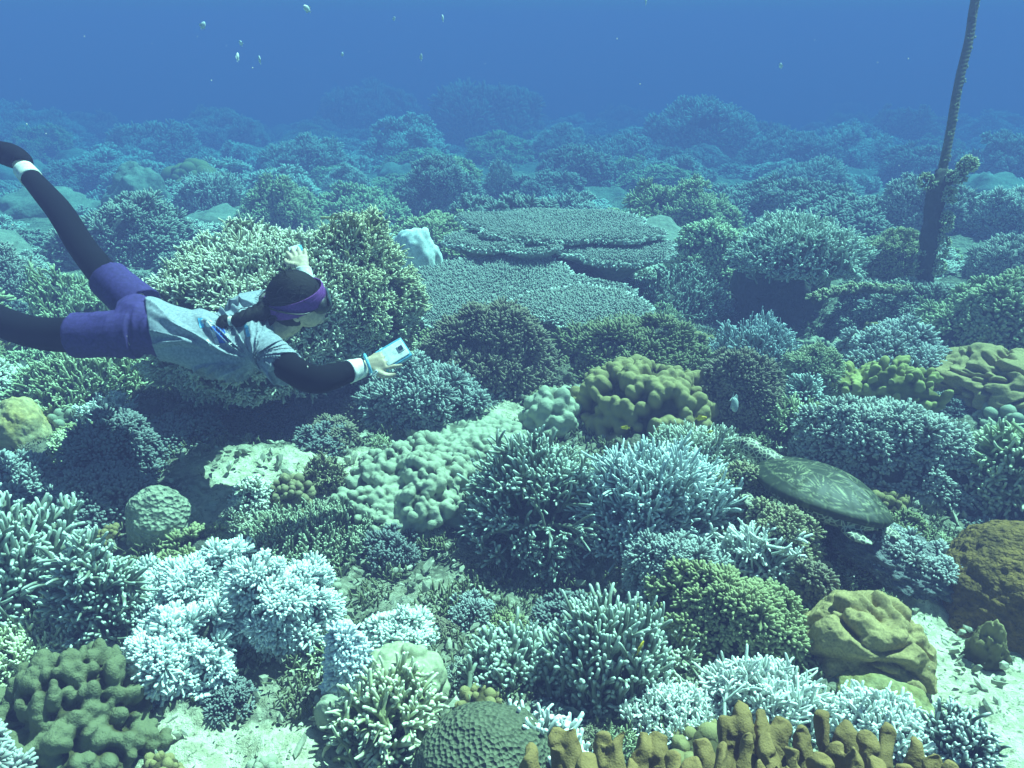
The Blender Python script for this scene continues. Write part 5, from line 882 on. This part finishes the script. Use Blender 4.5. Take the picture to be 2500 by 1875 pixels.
    rows = [((517, 802), (533, 845), 9, 12), ((551, 814), (569, 850), 9, 7), ((601, 784), (610, 820), 9, 6), ((556, 790), (560, 806), 7, 3), ((493, 779), (497, 790), 6, 3), ((505, 828), (515, 844), 6, 3)]; decal(dot, 'white_emblem', ink, 0.0034)
    rg = np.random.default_rng(3)
    for a, b, w, nl in rows:
        marks = []; a, b = np.array(a, float), np.array(b, float); t = (b - a) / nl; p = np.array([t[1], -t[0]]) / np.linalg.norm(t) * w / 2
        for i in range(nl):     # each letter: two strokes with a joining one, read along the row
            o = a + t * (i + 0.15); e = t * 0.28
            for u0 in (0.0, 0.5): marks.append([o + t * u0 - p, o + t * u0 + e - p, o + t * u0 + e + p, o + t * u0 + p])
            v = rg.uniform(-0.8, 0.4); marks.append([o - p * v, o + t * 0.75 - p * v, o + t * 0.75 - p * (v + 0.4), o - p * (v + 0.4)])
        decal(marks, 'lettering', ink, 0.0034)
    # hair, braid, headband, mask
    hair = material('black hair', (0.006, 0.005, 0.006), None, (0.013, 0.011, 0.012), scale=140, bump=0.8, rough=0.6, spec=0.15)
    Dh, Th = ico(5); hv = Dh * [0.101, 0.083, 0.112]; hv = hv * (1 + 0.02 * fbm(Dh * [4, 14, 14], 5, 3) + 0.012 * np.sin(Dh[:, 1] * 60 + Dh[:, 0] * 10))[:, None]; cut = -0.02 - 0.055 * (hv[:, 0] < 0.02); hv[:, 2] = np.maximum(hv[:, 2], np.where(hv[:, 0] > 0.045, 0.018, np.where(hv[:, 0] > 0.0, -0.02, -0.07))); hv[:, 0] = np.minimum(hv[:, 0], 0.094)
    rh = np.random.default_rng(8)
    def strands(b0, g, ln): n_ = len(b0); t_ = np.linspace(0, 1, 6); w_ = nrm(rh.normal(0, 1, (n_, 3))); return tubes(b0[:, None] + g[:, None] * (t_[None] * ln[:, None])[:, :, None] + w_[:, None] * (t_[None] ** 2 * ln[:, None] * 0.5)[:, :, None], np.full((n_, 1), 0.0014) * np.linspace(1, 0.4, 6)[None], 4)
    q = nrm(rh.normal(0, 1, (90, 3)) * [1, 1, 0.5] + [-0.3, 0, 0.7]); part('hair', join((hv @ AX + hc, None, Th, {}), strands((q * [0.098, 0.081, 0.109]) @ AX + hc, nrm(q @ AX * 0.6 + rh.normal(0, 0.4, q.shape) - F * 0.8), rh.uniform(0.02, 0.055, 90))), hair, root)
    bp = [hp(-0.075, 0.02, -0.03), d(655, 755, 2.69), d(628, 765, 2.655), d(596, 776, 2.63), d(562, 786, 2.62)]; br = limb(bp, [0.05, 0.036, 0.027, 0.022, 0.013], 60, 20); sV = br[0]; ss = np.repeat(np.linspace(0, 1, 60), 20); sV = np.concatenate([sV[:1200] + nrm(sV[:1200] - np.repeat(spline(np.array(bp), 60), 20, 0)) * (0.0055 * np.abs(np.sin(ss * 26 + np.tile(np.arange(20), 60) * 0.63)))[:, None], sV[1200:]])
    q = spline(np.array(bp), 60)[rh.integers(0, 60, 70)] + rh.normal(0, 0.014, (70, 3)); bd = part('braid', join((sV, br[1], br[2], {}), strands(q, nrm(-H + rh.normal(0, 0.7, q.shape) + [0, 0, 0.3]), rh.uniform(0.02, 0.05, 70))), hair, root); tf = limb([d(563, 786, 2.62), d(548, 782, 2.62), d(544, 798, 2.62), d(553, 812, 2.625)], [0.012, 0.021, 0.022, 0.007], 24, 14); q = d(548, 790, 2.62) + rh.normal(0, 0.009, (80, 3)); part('hair_tuft', join((tf[0] + 0.003 * fbm(tf[0] * 60, 3, 2)[:, None], tf[1], tf[2], {}), strands(q, nrm(-H * 0.4 + np.array([0, 0, -0.5]) + rh.normal(0, 0.45, q.shape)), rh.uniform(0.03, 0.075, 80))), hair, bd)
    part('hair_tie', limb([d(568, 784, 2.62), d(560, 785, 2.62)], [0.018, 0.018], 8, 16), white, bd)
    pink = material('magenta headband', (0.17, 0.045, 0.27), None, (0.10, 0.03, 0.17), scale=120, bump=0.4, rough=0.8, patch=20)
    def ringband(z0, z1, a, b, bulge, mat, name, tilt=0.0, th=0.004, m=9, n=80, fold=0.0, ctr=0.0):
        t = np.arange(n) / n * 2 * np.pi; zs = np.linspace(z0, z1, m); ring = []
        for k, z in enumerate(zs):
            f = 1 + bulge * math.sin(math.pi * k / (m - 1)) + fold * (0.5 - 0.5 * math.cos(k * 2.6)); pr = math.sqrt(max(1 - (z / 0.135) ** 2, 0.2)); ring.append(np.stack([np.cos(t) * a * f * pr + ctr, np.sin(t) * b * f * pr, z + tilt * np.cos(t) + 0 * t], 1))
        for k in range(m - 1, -1, -1): ring.append(ring[k] * [1 - th / a, 1 - th / b, 1] )
        Vv = np.concatenate(ring); j = np.arange(n); j2 = (j + 1) % n; R2 = len(ring); Q = np.concatenate([np.stack([i * n + j, i * n + j2, ((i + 1) % R2) * n + j2, ((i + 1) % R2) * n + j], 1) for i in range(R2)])
        return part(name, (Vv @ AX + hc, Q, None, {}), mat, root)
    ringband(-0.022, 0.034, 0.108, 0.089, 0.02, pink, 'headband', 0.012, fold=0.028, m=14)
    rub = material('black rubber', (0.012, 0.012, 0.014), None, (0.02, 0.02, 0.022), scale=80, bump=0.05, rough=0.4, spec=0.5)
    mk = remesh(join(ball(hp(0.082, 0, -0.022), (0.038, 0.072, 0.042), AX, 4), ball(hp(0.095, 0, -0.05), (0.028, 0.026, 0.026), AX, 3)), 0.004, 3); mo = part('mask', mk, rub, root)
    st = limb([hp(0.06, -0.066, -0.018), hp(0.02, -0.092, -0.01), hp(-0.03, -0.094, 0.006), hp(-0.09, -0.055, 0.02), hp(-0.112, 0, 0.025), hp(-0.09, 0.055, 0.02), hp(-0.03, 0.094, 0.006), hp(0.02, 0.092, -0.01), hp(0.06, 0.066, -0.018)], [0.010] * 9, 70, 10, F, 0.3); part('strap', st, rub, mo)
    lens = ico(3); part('lens', (lens[0] * [0.008, 0.058, 0.026] @ AX + hp(0.117, 0, -0.012), None, lens[1], {}), material('mask glass', (0.05, 0.08, 0.09), rough=0.05, bump=0, spec=0.8), mo)
    # the camera in her hand: a thing of its own
    cc = D(962, 862, 2.53); cx = nrm(D(984, 852, 2.55) - D(930, 884, 2.53)); cz = npn; cy = np.cross(cz, cx); AXc = np.array([cx, cy, cz]); cam_o = empty('camera', cc, 0, 'blue and white underwater camera gripped in the outstretched hand', 'camera')
    cblue = material('camera blue', (0.12, 0.42, 0.62), None, (0.16, 0.5, 0.7), scale=60, bump=0, rough=0.3, spec=0.5); cwh = material('camera white', (0.80, 0.86, 0.85), None, (0.7, 0.78, 0.8), scale=60, bump=0, rough=0.35, spec=0.5); cdk = material('camera dark', (0.03, 0.05, 0.10), rough=0.15, bump=0, spec=0.6)
    def rbox(sx, sy, sz, off, e=4): Dv, Tv = ico(4); w = np.sign(Dv) * np.abs(Dv) ** (1 / e * 1.6); w = w / np.maximum(np.abs(w).max(1, keepdims=True), 1e-9) * (0.92 + 0.08 * np.abs(Dv).max(1, keepdims=True)); return (w * [sx, sy, sz] + off) @ AXc, None, Tv, {}
    zo = -0.031
    part('housing', rbox(0.052, 0.038, 0.013, (0, 0.004, zo)), cblue, cam_o); part('back_panel', rbox(0.043, 0.030, 0.004, (0.004, 0.005, zo + 0.0115)), cwh, cam_o); pn_ = part('screen', rbox(0.011, 0.011, 0.003, (0.030, 0.008, zo + 0.015)), cwh, cam_o); part('screen_glass', rbox(0.0075, 0.0075, 0.002, (0.030, 0.008, zo + 0.0175)), cdk, pn_)
    ln_ = loft([(0, 0, zo - 0.012), (0, 0, zo - 0.022)], [(1, 0, 0)] * 2, [(0, 1, 0)] * 2, [0.016, 0.015], [0.016, 0.015], 24); part('lens', (ln_[0] @ AXc, ln_[1], ln_[2], {}), cdk, cam_o); part('shutter_button', rbox(0.006, 0.004, 0.004, (-0.025, 0.042, zo)), cwh, cam_o)
    c2 = fw + ffd * 0.10 - fpn * 0.016 + O; x2 = nrm(ffd); y2 = np.cross(fpn, x2); AXc = np.array([x2, y2, fpn]); dev = empty('diving_slate', c2, 0, 'pale blue rounded tablet under the far hand on the cream hump', 'slate')
    part('board', rbox(0.044, 0.026, 0.007, (0, 0, 0)), cwh, dev); part('edge_grip', rbox(0.036, 0.008, 0.010, (0, -0.022, 0)), cblue, dev)
    # wrist cord
    ca = D(898, 890, 2.52); t = np.linspace(0, 2 * np.pi, 30); ax1, ax2 = nrm(npn), nrm(np.cross(npn, nfd)); ringp = [ax1 * math.cos(a) * 0.030 + ax2 * math.sin(a) * 0.034 for a in t]; co = empty('wrist_cord', ca, 0, 'pale blue cord looped round the wrist of the outstretched hand', 'wrist cord')
    part('loop', limb(ringp, [0.0055] * 30, 90, 10, nfd), cblue, co); tl = [D(905, 914, 2.5) - ca, D(914, 916, 2.49) - ca, D(921, 908, 2.49) - ca, D(918, 905, 2.49) - ca, D(909, 915, 2.495) - ca]; part('tail', limb(tl, [0.003] * 5, 30, 8), cwh, co)

def build_specks():
    rng = np.random.default_rng(77); n = 150; zc = 0.9 + 3.6 * rng.uniform(0, 1, n); D, T = ico(1); P = np.array([at(x, y, z) for x, y, z in zip(rng.uniform(-200, 2700, n), rng.uniform(0, 1700, n), zc)]); P = P[(P[:, 2] < 2.4) & (P[:, 2] > seabed(P[:, 0], P[:, 1]) + 0.15)]; n = len(P)
    V = P[:, None] + D[None] * (0.0007 + 0.0014 * rng.uniform(0, 1, n) ** 3)[:, None, None] * rng.uniform(0.6, 1.5, (n, 1, 3))
    o = part('marine_snow', (V.reshape(-1, 3), None, (T[None] + (np.arange(n) * len(D))[:, None, None]).reshape(-1, 3), {}), material('drifting specks', (0.75, 0.78, 0.72), bump=0)); tag(o, 'tiny pale specks drifting in the water above the reef', 'specks', kind='stuff')

# ------------------------------------------------------------------ run
build_haze()
build_seabed()
HUMP = build_corals()
build_corals_two()
build_far()
build_small()
build_rope()
build_turtle()
build_swimmer()
build_fish()
build_specks()
